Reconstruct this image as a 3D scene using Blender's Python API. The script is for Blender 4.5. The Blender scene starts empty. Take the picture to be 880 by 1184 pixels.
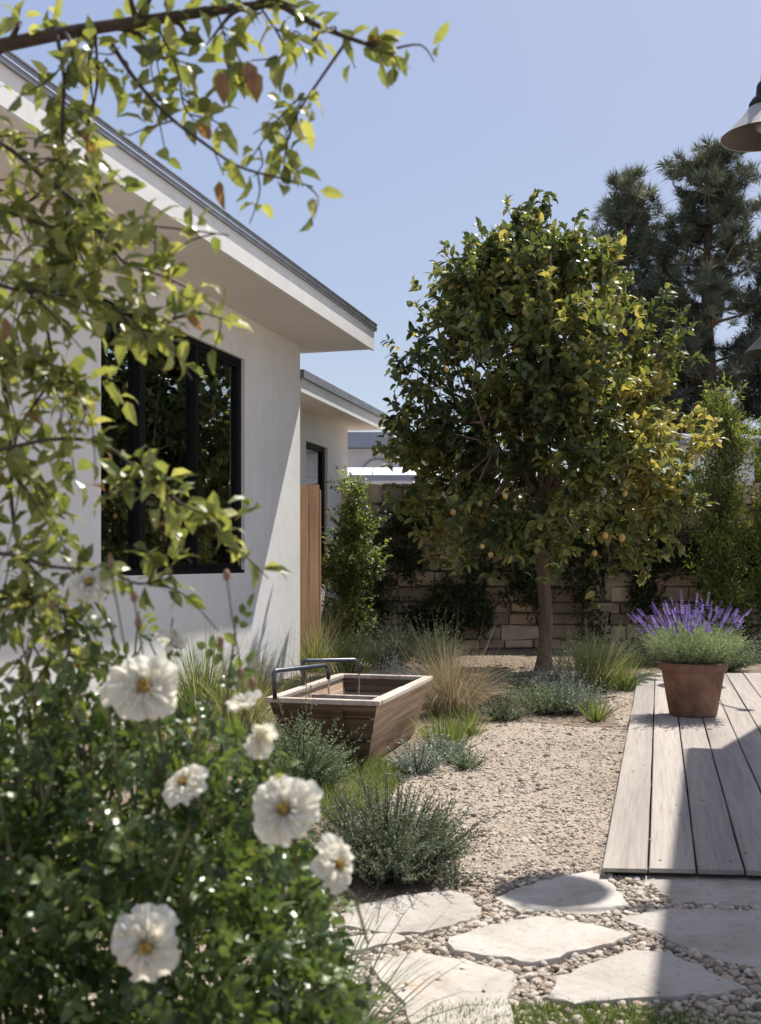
import bpy, math, random
import numpy as np
from mathutils import Vector
R = math.radians
random.seed(7)
rng = np.random.default_rng(11)
S = bpy.context.scene
C = S.collection

# ------------------------------------------------------------------ camera
cam_d = bpy.data.cameras.new('camera')
cam = bpy.data.objects.new('camera', cam_d); C.objects.link(cam)
cam.location = (0, 0, 1.2); cam.rotation_euler = (R(90), 0, 0)
cam_d.sensor_fit = 'VERTICAL'; cam_d.sensor_height = 36
cam_d.lens = 36 * 1250 / 1184
cam_d.shift_y = 58 / 1184
cam_d.clip_start = 0.05; cam_d.clip_end = 2000
cam_d.dof.use_dof = True; cam_d.dof.focus_distance = 7.5; cam_d.dof.aperture_fstop = 5.4
S.camera = cam
# ------------------------------------------------------------------ world, sun, exposure
SUN_EL, SUN_AZ = 58.0, 39.5          # azimuth clockwise from +Y
w = bpy.data.worlds.new('World'); S.world = w; w.use_nodes = True
nt = w.node_tree; bg = nt.nodes['Background']
sky = nt.nodes.new('ShaderNodeTexSky'); sky.sky_type = 'NISHITA'; sky.sun_disc = False
sky.sun_elevation = R(SUN_EL); sky.sun_rotation = R(SUN_AZ)
sky.air_density = 1.0; sky.dust_density = 1.0; sky.ozone_density = 2.0; sky.altitude = 50
hs = nt.nodes.new('ShaderNodeHueSaturation'); hs.inputs['Saturation'].default_value = 2.3
hs.inputs['Hue'].default_value = 0.522; hs.inputs['Value'].default_value = 1.18
gmn = nt.nodes.new('ShaderNodeGamma'); gmn.inputs[1].default_value = 0.25
nt.links.new(sky.outputs[0], gmn.inputs[0]); nt.links.new(gmn.outputs[0], hs.inputs['Color']); nt.links.new(hs.outputs[0], bg.inputs[0])
bg.inputs[1].default_value = 0.15
sd = bpy.data.lights.new('sun', 'SUN'); sd.energy = 2.4; sd.angle = R(0.6); sd.color = (1.0, 0.95, 0.87)
sun = bpy.data.objects.new('sun', sd); C.objects.link(sun)
dv = Vector((math.sin(R(SUN_AZ))*math.cos(R(SUN_EL)), math.cos(R(SUN_AZ))*math.cos(R(SUN_EL)), math.sin(R(SUN_EL))))
sun.rotation_euler = dv.to_track_quat('Z', 'Y').to_euler(); sun.location = (10, 10, 20)
S.view_settings.view_transform = 'Standard'; S.view_settings.look = 'None'
S.view_settings.gamma = 1; S.view_settings.exposure = 1.5
S.cycles.max_bounces = 8; S.cycles.transparent_max_bounces = 12
S.cycles.use_denoising = True
S.cycles.sample_clamp_indirect = 6

# ------------------------------------------------------------------ materials
def mat(name):
    m = bpy.data.materials.new(name); m.use_nodes = True
    n = m.node_tree.nodes; l = m.node_tree.links
    return m, n, l, n['Principled BSDF']
def ramp(n, stops):
    r = n.new('ShaderNodeValToRGB'); e = r.color_ramp.elements
    while len(e) < len(stops): e.new(0.5)
    for i, (p, c) in enumerate(stops):
        e[i].position = p; e[i].color = (*c, 1)
    return r
def tex_coord(n, l, scale=(1,1,1), rot=(0,0,0), kind='Object'):
    t = n.new('ShaderNodeTexCoord'); mp = n.new('ShaderNodeMapping')
    mp.inputs['Scale'].default_value = scale; mp.inputs['Rotation'].default_value = rot
    l.new(t.outputs[kind], mp.inputs['Vector']); return mp.outputs[0]
def noise(n, l, vec, scale, detail=4, rough=.55, dist=0):
    t = n.new('ShaderNodeTexNoise'); t.inputs['Scale'].default_value = scale
    t.inputs['Detail'].default_value = detail; t.inputs['Roughness'].default_value = rough
    t.inputs['Distortion'].default_value = dist
    if vec is not None: l.new(vec, t.inputs['Vector'])
    return t.outputs['Fac']
def mixc(n, l, fac, a, b, mode='MIX'):
    m = n.new('ShaderNodeMix'); m.data_type = 'RGBA'; m.blend_type = mode
    for s, v in ((m.inputs[0], fac), (m.inputs[6], a), (m.inputs[7], b)):
        if isinstance(v, (float, int)): s.default_value = v
        elif isinstance(v, tuple): s.default_value = (*v, 1)
        else: l.new(v, s)
    return m.outputs[2]
def bump(n, l, h, strength, dist, nrm=None):
    b = n.new('ShaderNodeBump'); b.inputs['Strength'].default_value = strength; b.inputs['Distance'].default_value = dist
    l.new(h, b.inputs['Height'])
    if nrm is not None: l.new(nrm, b.inputs['Normal'])
    return b.outputs[0]

def leaf_mat(name, stops, rough=.45, transl=.35, tcol=None, spec=.5):
    m, n, l, p = mat(name)
    at = n.new('ShaderNodeAttribute'); at.attribute_name = 'tone'
    r = ramp(n, stops); l.new(at.outputs['Fac'], r.inputs[0])
    l.new(r.outputs[0], p.inputs['Base Color'])
    p.inputs['Roughness'].default_value = rough
    p.inputs['Specular IOR Level'].default_value = spec
    if transl > 0:
        tr = n.new('ShaderNodeBsdfTranslucent')
        mc = mixc(n, l, 1.0, r.outputs[0], tcol or (1.9, 1.8, .9), 'MULTIPLY')
        l.new(mc, tr.inputs['Color'])
        ms = n.new('ShaderNodeMixShader'); ms.inputs[0].default_value = transl
        l.new(p.outputs[0], ms.inputs[1]); l.new(tr.outputs[0], ms.inputs[2])
        l.new(ms.outputs[0], n['Material Output'].inputs[0])
    return m
def wood_mat(name, stops, along='Y', grain=14, bumps=.35, rough=.75, stain=None, knots=None):
    m, n, l, p = mat(name)
    sc = {'X': (.25, 6, 6), 'Y': (6, .25, 6), 'Z': (6, 6, .25)}[along]
    at = n.new('ShaderNodeAttribute'); at.attribute_name = 'tone'
    v = tex_coord(n, l, sc)
    va = n.new('ShaderNodeVectorMath'); va.operation = 'ADD'; l.new(v, va.inputs[0])
    cb = n.new('ShaderNodeCombineXYZ'); mm = n.new('ShaderNodeMath'); mm.operation = 'MULTIPLY'; mm.inputs[1].default_value = 37
    l.new(at.outputs['Fac'], mm.inputs[0]); l.new(mm.outputs[0], cb.inputs[0]); l.new(mm.outputs[0], cb.inputs[1]); l.new(mm.outputs[0], cb.inputs[2])
    l.new(cb.outputs[0], va.inputs[1])
    f = noise(n, l, va.outputs[0], grain/2, 9, .66, .25)
    r = ramp(n, stops); l.new(f, r.inputs[0])
    f2 = noise(n, l, va.outputs[0], .9, 3, .5)
    r2 = ramp(n, [(.3, (.72, .72, .74)), (.7, (1.12, 1.1, 1.06))]); l.new(f2, r2.inputs[0])
    c = mixc(n, l, 1.0, r.outputs[0], r2.outputs[0], 'MULTIPLY')
    rt = ramp(n, [(0, (.76, .755, .75)), (1, (1.14, 1.13, 1.11))]); l.new(at.outputs['Fac'], rt.inputs[0])
    c = mixc(n, l, 1.0, c, rt.outputs[0], 'MULTIPLY')
    l.new(c, p.inputs['Base Color']); p.inputs['Roughness'].default_value = rough
    p.inputs['Specular IOR Level'].default_value = .3
    l.new(bump(n, l, f, bumps, .01), p.inputs['Normal'])
    return m
def plain(name, col, rough=.6, metal=0, var=.12, scale=20, bumps=.1, spec=.5):
    m, n, l, p = mat(name)
    v = tex_coord(n, l); f = noise(n, l, v, scale, 5)
    r = ramp(n, [(.3, tuple(c*(1-var) for c in col)), (.7, tuple(min(1, c*(1+var)) for c in col))]); l.new(f, r.inputs[0])
    l.new(r.outputs[0], p.inputs['Base Color'])
    p.inputs['Roughness'].default_value = rough; p.inputs['Metallic'].default_value = metal
    p.inputs['Specular IOR Level'].default_value = spec
    if bumps: l.new(bump(n, l, f, bumps, .01), p.inputs['Normal'])
    return m

def stucco_mat(name, col):
    m, n, l, p = mat(name)
    v = tex_coord(n, l)
    f1 = noise(n, l, v, 1.2, 5, .6, .4); f2 = noise(n, l, v, 90, 4, .6); f3 = noise(n, l, v, 7, 4, .6)
    r = ramp(n, [(.3, tuple(c*.9 for c in col)), (.72, tuple(c*1.04 for c in col))]); l.new(f1, r.inputs[0])
    r3 = ramp(n, [(.35, (.975, .97, .96)), (.6, (1, 1, 1))]); l.new(f3, r3.inputs[0])
    vs = tex_coord(n, l, (2.5, 2.5, .25)); f4 = noise(n, l, vs, 2.2, 5, .65)
    r4 = ramp(n, [(.30, (.95, .945, .935)), (.5, (1, 1, 1))]); l.new(f4, r4.inputs[0])
    c = mixc(n, l, 1.0, r.outputs[0], r3.outputs[0], 'MULTIPLY'); c = mixc(n, l, 1.0, c, r4.outputs[0], 'MULTIPLY')
    l.new(c, p.inputs['Base Color']); p.inputs['Roughness'].default_value = .9
    p.inputs['Specular IOR Level'].default_value = .25
    b = bump(n, l, f2, .25, .004); b = bump(n, l, f3, .15, .02, b)
    l.new(b, p.inputs['Normal']); return m
M = {}
M['stucco'] = stucco_mat('stucco', (.87, .86, .84))
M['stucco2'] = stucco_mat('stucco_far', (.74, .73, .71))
M['soffit'] = plain('soffit_paint', (.76, .72, .68), .8, var=.04, scale=3, bumps=.04)
M['fascia'] = plain('fascia_paint', (.80, .79, .76), .6, var=.06, scale=5, bumps=.04)
M['roofmetal'] = plain('roof_metal', (.24, .25, .28), .45, .3, var=.2, scale=9, bumps=.05)
M['trimlight'] = plain('drip_edge_metal', (.8, .8, .8), .3, .9, var=.05, scale=9, bumps=0)
M['blackframe'] = plain('black_aluminium', (.008, .008, .009), .6, 0, var=.1, scale=30, bumps=.02, spec=.15)
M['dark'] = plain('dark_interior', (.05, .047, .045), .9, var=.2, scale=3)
M['curtain'] = plain('linen_curtain', (.55, .52, .47), .9, var=.08, scale=40)
M['lampblack'] = plain('lamp_black_enamel', (.016, .016, .018), .5, 0, var=.15, scale=20, bumps=.03, spec=.3)
M['lampwhite'] = plain('lamp_cream_enamel', (.36, .33, .30), .35, 0, var=.15, scale=12, bumps=.03)
M['lampinner'] = plain('lamp_inner_enamel', (.045, .036, .03), .5, 0, var=.2, scale=20)
M['steel'] = plain('dark_steel', (.11, .12, .14), .3, .85, var=.3, scale=30, bumps=.05)
M['mortar'] = plain('mortar', (.13, .11, .09), .95, var=.3, scale=12, bumps=.4)
M['neigh'] = plain('neighbour_paint', (.55, .55, .60), .8, var=.06, scale=2, bumps=.05)
M['neighdark'] = plain('neighbour_fascia', (.22, .24, .30), .7, var=.1, scale=2)
M['whitemetal'] = plain('white_roof_sheet', (.85, .86, .88), .5, .0, var=.05, scale=3)
M['budbrown'] = plain('bud_brown', (.22, .13, .08), .7, var=.3)
M['redtrim'] = plain('rusty_trim', (.25, .12, .08), .8, var=.2)
# glass
def glass_mat():
    m, n, l, p = mat('window_glass')
    p.inputs['Base Color'].default_value = (.02, .022, .022, 1); p.inputs['Roughness'].default_value = .015
    g = n.new('ShaderNodeBsdfGlossy'); g.inputs['Roughness'].default_value = .01; g.inputs['Color'].default_value = (.82, .88, .86, 1)
    t = n.new('ShaderNodeBsdfTransparent'); t.inputs['Color'].default_value = (.5, .52, .5, 1)
    v = tex_coord(n, l); f = noise(n, l, v, 1.3, 2)
    b = bump(n, l, f, .12, .02); l.new(b, g.inputs['Normal'])
    fr = n.new('ShaderNodeFresnel'); fr.inputs['IOR'].default_value = 2.8
    ad = n.new('ShaderNodeMath'); ad.operation = 'ADD'; ad.use_clamp = True; ad.inputs[1].default_value = .32; l.new(fr.outputs[0], ad.inputs[0])
    ms = n.new('ShaderNodeMixShader'); l.new(ad.outputs[0], ms.inputs[0])
    l.new(t.outputs[0], ms.inputs[1]); l.new(g.outputs[0], ms.inputs[2])
    l.new(ms.outputs[0], n['Material Output'].inputs[0]); return m
M['glass'] = glass_mat()
def water_mat():
    m, n, l, p = mat('water')
    p.inputs['Base Color'].default_value = (.75, .8, .82, 1); p.inputs['Roughness'].default_value = .03
    p.inputs['Transmission Weight'].default_value = .95; p.inputs['IOR'].default_value = 1.33
    v = tex_coord(n, l); f = noise(n, l, v, 30, 3); l.new(bump(n, l, f, .4, .01), p.inputs['Normal'])
    return m
M['water'] = water_mat()
M['deckwood'] = wood_mat('weathered_deck_wood', [(.22, (.22, .19, .17)), (.42, (.35, .315, .285)), (.62, (.41, .375, .345)), (.8, (.47, .435, .405))], 'Y', 18, .3, .8)
M['deckunder'] = wood_mat('deck_joist_wood', [(.3, (.06, .045, .035)), (.7, (.12, .09, .07))], 'X')
M['troughwood'] = wood_mat('rough_trough_wood', [(.28, (.14, .07, .04)), (.40, (.40, .26, .17)), (.55, (.58, .43, .31)), (.8, (.70, .57, .45))], 'Y', 11, .6, .8)  # side boards lightened and warmed in colour to look sunlit
M['troughrim'] = wood_mat('worn_rim_wood', [(.25, (.34, .27, .22)), (.5, (.55, .48, .42)), (.75, (.68, .62, .56))], 'Y', 10, .4, .75)
M['troughend'] = wood_mat('shaded_end_wood', [(.3, (.03, .02, .012)), (.48, (.11, .07, .045)), (.65, (.22, .145, .095)), (.8, (.36, .26, .18))], 'X', 9, .6, .8)  # dark wood, with the near end's shade added to its colour
M['cedar'] = wood_mat('cedar_boards', [(.25, (.30, .16, .09)), (.5, (.52, .32, .20)), (.75, (.66, .46, .32))], 'Z', 10, .4, .7)
M['bark'] = wood_mat('tree_bark', [(.25, (.10, .065, .045)), (.5, (.22, .155, .11)), (.75, (.33, .25, .19))], 'Z', 16, .9, .9)
M['twig'] = plain('dark_twig_bark', (.055, .038, .03), .8, var=.35, scale=60, bumps=.4)
M['stem'] = plain('green_brown_stem', (.12, .12, .05), .7, var=.35, scale=40, bumps=.2)
# terracotta
def terracotta():
    m, n, l, p = mat('terracotta')
    v = tex_coord(n, l); f = noise(n, l, v, 6, 6, .6, .5); f2 = noise(n, l, v, 60, 4)
    r = ramp(n, [(.3, (.11, .055, .035)), (.47, (.20, .10, .062)), (.62, (.27, .145, .095)), (.78, (.36, .26, .20))]); l.new(f, r.inputs[0])
    l.new(r.outputs[0], p.inputs['Base Color']); p.inputs['Roughness'].default_value = .85
    l.new(bump(n, l, f2, .2, .005), p.inputs['Normal']); return m
M['terracotta'] = terracotta()
def stone_block():
    m, n, l, p = mat('wall_stone')
    at = n.new('ShaderNodeAttribute'); at.attribute_name = 'tone'
    v = tex_coord(n, l); f = noise(n, l, v, 5, 7, .65, .3); f2 = noise(n, l, v, 40, 5)
    r = ramp(n, [(.25, (.30, .235, .18)), (.5, (.50, .41, .325)), (.75, (.64, .545, .44))]); l.new(f, r.inputs[0])
    rt = ramp(n, [(0, (.5, .46, .42)), (.5, (.95, .88, .8)), (1, (1.3, 1.22, 1.12))]); l.new(at.outputs['Fac'], rt.inputs[0])
    c = mixc(n, l, 1.0, r.outputs[0], rt.outputs[0], 'MULTIPLY'); l.new(c, p.inputs['Base Color'])
    p.inputs['Roughness'].default_value = .95
    b = bump(n, l, f, .6, .03); b = bump(n, l, f2, .4, .008, b); l.new(b, p.inputs['Normal']); return m
M['wallstone'] = stone_block()
def flag_mat():
    m, n, l, p = mat('flagstone')
    at = n.new('ShaderNodeAttribute'); at.attribute_name = 'tone'
    v = tex_coord(n, l, (1,1,1), kind='Object')
    oi = n.new('ShaderNodeObjectInfo'); va = n.new('ShaderNodeVectorMath'); va.operation = 'ADD'
    l.new(v, va.inputs[0]); l.new(oi.outputs['Location'], va.inputs[1])
    f = noise(n, l, va.outputs[0], 3.5, 7, .62, .8); f2 = noise(n, l, va.outputs[0], 35, 6, .7)
    f3 = noise(n, l, va.outputs[0], 2.6, 4, .6)
    r = ramp(n, [(.25, (.28, .25, .215)), (.42, (.385, .35, .31)), (.62, (.455, .425, .385)), (.8, (.52, .49, .455))]); l.new(f, r.inputs[0])
    rr = ramp(n, [(.60, (1, 1, 1)), (.70, (1.0, .86, .75)), (.82, (.92, .72, .58))]); l.new(f3, rr.inputs[0])
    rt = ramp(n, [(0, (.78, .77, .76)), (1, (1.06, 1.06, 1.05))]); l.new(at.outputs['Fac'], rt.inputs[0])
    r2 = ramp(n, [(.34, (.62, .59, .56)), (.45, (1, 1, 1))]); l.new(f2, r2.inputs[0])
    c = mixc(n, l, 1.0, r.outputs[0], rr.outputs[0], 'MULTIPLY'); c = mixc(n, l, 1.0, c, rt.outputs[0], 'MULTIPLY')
    c = mixc(n, l, .7, c, r2.outputs[0], 'MULTIPLY')
    l.new(c, p.inputs['Base Color']); p.inputs['Roughness'].default_value = .85
    b = bump(n, l, f, .8, .02); b = bump(n, l, f2, .6, .006, b); l.new(b, p.inputs['Normal']); return m
M['flag'] = flag_mat()
def ground_mat(name, stops, s1, s2, bd, dist=.02):
    m, n, l, p = mat(name)
    v = tex_coord(n, l); f = noise(n, l, v, s1, 6, .6); 
    vo = n.new('ShaderNodeTexVoronoi'); vo.inputs['Scale'].default_value = s2; l.new(v, vo.inputs['Vector'])
    f2 = noise(n, l, v, s2*.8, 5, .7)
    r = ramp(n, stops); l.new(f2, r.inputs[0])
    r1 = ramp(n, [(.3, (.82, .8, .78)), (.7, (1.1, 1.08, 1.06))]); l.new(f, r1.inputs[0])
    c = mixc(n, l, 1.0, r.outputs[0], r1.outputs[0], 'MULTIPLY')
    vb = n.new('ShaderNodeRGBToBW'); l.new(vo.outputs['Color'], vb.inputs[0]); c = mixc(n, l, .3, c, vb.outputs[0], 'SOFT_LIGHT')
    l.new(c, p.inputs['Base Color']); p.inputs['Roughness'].default_value = .95; p.inputs['Specular IOR Level'].default_value = .2
    b = bump(n, l, vo.outputs['Distance'], bd, dist); b = bump(n, l, f2, bd*.7, dist, b); l.new(b, p.inputs['Normal']); return m
M['soil'] = ground_mat('soil', [(.3, (.13, .10, .075)), (.5, (.24, .19, .145)), (.75, (.36, .30, .24))], 1.2, 45, .8)
M['gravel'] = ground_mat('gravel_bed', [(.28, (.22, .175, .135)), (.45, (.37, .31, .25)), (.62, (.44, .385, .32)), (.8, (.51, .46, .40))], 1.1, 70, .7, .012)
def chip_mat(name, stops):
    m, n, l, p = mat(name)
    at = n.new('ShaderNodeAttribute'); at.attribute_name = 'tone'
    r = ramp(n, stops); l.new(at.outputs['Fac'], r.inputs[0]); l.new(r.outputs[0], p.inputs['Base Color'])
    p.inputs['Roughness'].default_value = .85; p.inputs['Specular IOR Level'].default_value = .3
    return m
M['pebble'] = chip_mat('pebble_stone', [(0, (.15, .12, .095)), (.2, (.29, .24, .19)), (.5, (.42, .37, .31)), (.75, (.51, .46, .395)), (.9, (.38, .28, .21)), (1, (.60, .57, .52))])
M['chip'] = chip_mat('gravel_chip_stone', [(0, (.17, .13, .10)), (.3, (.35, .295, .235)), (.6, (.44, .385, .32)), (.85, (.51, .45, .385)), (1, (.58, .53, .47))])
# foliage
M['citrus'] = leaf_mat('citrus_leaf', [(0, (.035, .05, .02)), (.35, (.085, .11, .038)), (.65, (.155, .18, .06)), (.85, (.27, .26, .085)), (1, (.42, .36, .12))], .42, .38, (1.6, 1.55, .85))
M['fruit'] = leaf_mat('citrus_fruit', [(0, (.42, .22, .06)), (1, (.60, .42, .14))], .5, 0)
M['fgleaf'] = leaf_mat('overhanging_leaf', [(0, (.06, .08, .026)), (.35, (.15, .18, .055)), (.7, (.28, .30, .10)), (.93, (.44, .43, .17)), (1, (.26, .14, .06))], .34, .42, (1.5, 1.5, .8), .8)
M['roseleaf'] = leaf_mat('rose_leaf', [(0, (.035, .058, .022)), (.4, (.08, .122, .038)), (.75, (.15, .205, .065)), (1, (.31, .34, .12))], .30, .34, (1.6, 1.6, .85), .7)
M['petal'] = leaf_mat('rose_petal', [(0, (.86, .74, .46)), (.4, (.90, .865, .74)), (1, (.92, .905, .84))], .6, .45, (1, .985, .93), .2)
M['stamen'] = leaf_mat('stamen', [(0, (.16, .085, .015)), (1, (.45, .30, .05))], .7, 0)
M['pine'] = leaf_mat('pine_needle', [(0, (0.04, 0.048, 0.036)), (0.6, (0.10, 0.12, 0.08)), (1, (0.24, 0.24, 0.16))], .5, .15)
M['bushleaf'] = leaf_mat('shrub_leaf', [(0, (.045, .075, .025)), (.5, (.13, .18, .05)), (1, (.32, .36, .10))], .45, .35, (1.6, 1.6, .9))
M['vineleaf'] = leaf_mat('vine_leaf', [(0, (0.015, 0.031, 0.013)), (0.6, (0.044, 0.072, 0.024)), (1, (0.132, 0.165, 0.044))], .4, .25)
M['podo'] = leaf_mat('upright_shrub_leaf', [(0, (0.052, 0.078, 0.026)), (0.5, (0.143, 0.182, 0.046)), (1, (0.364, 0.377, 0.091))], .5, .35)
M['silver'] = leaf_mat('silver_leaf', [(0, (.14, .17, .13)), (.5, (.28, .32, .26)), (1, (.50, .53, .46))], .7, .15, (1.2, 1.3, 1))
M['white'] = leaf_mat('white_artemisia_leaf', [(0, (.30, .33, .28)), (1, (.62, .64, .58))], .7, .15, (1.2, 1.2, 1))
M['rosemary'] = leaf_mat('rosemary_leaf', [(0, (0.057, 0.075, 0.046)), (0.5, (0.138, 0.167, 0.103)), (1, (0.299, 0.31, 0.218))], .6, .2, (1.3, 1.4, 1))
M['sage'] = leaf_mat('sage_green_leaf', [(0, (0.088, 0.121, 0.066)), (0.5, (0.187, 0.231, 0.132)), (1, (0.352, 0.396, 0.264))], .6, .25, (1.4, 1.5, 1))
M['grass'] = leaf_mat('grass_blade', [(0, (.06, .095, .025)), (.5, (.14, .19, .05)), (.8, (.22, .26, .085)), (1, (.36, .33, .18))], .5, .35, (1.5, 1.5, .9))
M['tan'] = leaf_mat('dry_grass_blade', [(0, (.15, .13, .07)), (.4, (.32, .26, .165)), (1, (.52, .43, .29))], .6, .3, (1.2, 1.15, .95))
M['olive'] = leaf_mat('olive_grass_blade', [(0, (.09, .11, .035)), (.5, (.22, .24, .09)), (1, (.44, .40, .22))], .5, .35, (1.5, 1.5, .9))
M['lavleaf'] = leaf_mat('lavender_leaf', [(0, (.13, .165, .085)), (.5, (.27, .32, .18)), (1, (.42, .46, .31))], .6, .3, (1.4, 1.5, 1))
M['lavflower'] = leaf_mat('lavender_flower', [(0, (.11, .07, .25)), (.5, (.22, .15, .41)), (1, (.40, .31, .60))], .6, .25, (1.2, 1, 1.4))

# ------------------------------------------------------------------ mesh helpers
def link_mesh(name, V, polys, mat_, parent=None, tone=None, smooth=False, mats=None, midx=None):
    """polys: list of int arrays (n,k)"""
    me = bpy.data.meshes.new(name)
    V = np.asarray(V, np.float32)
    polys = [np.asarray(p, np.int32) for p in polys if len(p)]
    nl = sum(p.size for p in polys); npoly = sum(len(p) for p in polys)
    me.vertices.add(len(V)); me.vertices.foreach_set('co', V.ravel())
    me.loops.add(nl); me.loops.foreach_set('vertex_index', np.concatenate([p.ravel() for p in polys]))
    tot = np.concatenate([np.full(len(p), p.shape[1], np.int32) for p in polys])
    st = np.concatenate([[0], np.cumsum(tot)[:-1]]).astype(np.int32)
    me.polygons.add(npoly); me.polygons.foreach_set('loop_start', st)
    try: me.polygons.foreach_set('loop_total', tot)
    except Exception: pass
    me.polygons.foreach_set('use_smooth', np.full(npoly, bool(smooth)))
    if tone is not None:
        a = me.attributes.new('tone', 'FLOAT', 'POINT'); a.data.foreach_set('value', np.asarray(tone, np.float32))
    me.update(calc_edges=True); me.validate()
    for m_ in ([mat_] if not mats else mats): me.materials.append(m_)
    o = bpy.data.objects.new(name, me); C.objects.link(o)
    if parent is not None: o.parent = parent
    return o
class MB:
    def __init__(s): s.v = []; s.f = {}; s.t = []; s.n = 0
    def add(s, V, faces, tone=.5):
        V = np.asarray(V, float)
        for f in faces: s.f.setdefault(len(f), []).append([i + s.n for i in f])
        s.v.append(V); s.t.append(np.full(len(V), tone) if np.isscalar(tone) else np.asarray(tone)); s.n += len(V)
    def box(s, a, b, tone=.5, bev=0):
        x0,y0,z0 = a; x1,y1,z1 = b
        s.hexa([(x0,y0,z0),(x1,y0,z0),(x1,y1,z0),(x0,y1,z0),(x0,y0,z1),(x1,y0,z1),(x1,y1,z1),(x0,y1,z1)], tone)
    def hexa(s, P, tone=.5):
        s.add(P, [(0,3,2,1),(4,5,6,7),(0,1,5,4),(1,2,6,5),(2,3,7,6),(3,0,4,7)], tone)
    def tube(s, P, rad, k=8, tone=.5, cap=True):
        P = np.asarray(P, float); n = len(P)
        rad = np.full(n, rad) if np.isscalar(rad) else np.asarray(rad)
        T = np.gradient(P, axis=0); T /= np.linalg.norm(T, axis=1)[:, None] + 1e-9
        up = np.array([0, 0, 1.]) if abs(T[0][2]) < .9 else np.array([1., 0, 0])
        V = []; u = np.cross(T[0], up); u /= np.linalg.norm(u)
        for i in range(n):
            u = u - T[i]*np.dot(u, T[i]); u /= np.linalg.norm(u) + 1e-9
            v = np.cross(T[i], u)
            a = np.arange(k)*2*math.pi/k
            V.append(P[i] + rad[i]*(np.cos(a)[:, None]*u + np.sin(a)[:, None]*v))
        V = np.concatenate(V)
        F = [(i*k+j, i*k+(j+1)%k, (i+1)*k+(j+1)%k, (i+1)*k+j) for i in range(n-1) for j in range(k)]
        if cap: F += [tuple(range(k-1, -1, -1)), tuple((n-1)*k+j for j in range(k))]
        s.add(V, F, tone)
    def lathe(s, prof, c=(0,0,0), k=32, tone=.5):
        a = np.arange(k)*2*math.pi/k
        V = np.concatenate([np.stack([c[0]+r*np.cos(a), c[1]+r*np.sin(a), np.full(k, c[2]+z)], 1) for r, z in prof])
        F = [(i*k+j, i*k+(j+1)%k, (i+1)*k+(j+1)%k, (i+1)*k+j) for i in range(len(prof)-1) for j in range(k)]
        s.add(V, F, tone)
    def ball(s, c, r, tone=.5, k=10, m=6, jit=0, sz=1):
        th = np.linspace(0.001, math.pi-.001, m); prof = [(r*math.sin(t), -r*math.cos(t)*sz) for t in th]
        s.lathe(prof, c, k, tone)
    def build(s, name, m, parent=None, smooth=False, bevel=0):
        o = link_mesh(name, np.concatenate(s.v), [np.array(v) for v in s.f.values()], m, parent, np.concatenate(s.t), smooth)
        if bevel:
            b = o.modifiers.new('bevel', 'BEVEL'); b.width = bevel; b.segments = 2; b.limit_method = 'ANGLE'; b.angle_limit = R(40)
        return o
def tag(o, label=None, cat=None, group=None, kind=None):
    if label: o['label'] = label
    if cat: o['category'] = cat
    if group: o['group'] = group
    if kind: o['kind'] = kind
    return o
def empty(name, loc=(0,0,0), rz=0, label=None, cat=None, group=None):
    o = bpy.data.objects.new(name, None); C.objects.link(o); o.location = loc; o.rotation_euler = (0, 0, rz)
    o.empty_display_size = .1
    return tag(o, label, cat, group)
def nrm(a): return a / (np.linalg.norm(a, axis=-1, keepdims=True) + 1e-9)
def PX(px, py, Y): return np.array([(px-440)/1250*Y, Y, 1.2-(py-650)/1250*Y])
def G(px, py, z=0.):
    Y = 1250*(1.2-z)/(py-650); return np.array([(px-440)/1250*Y, Y, z])

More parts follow.
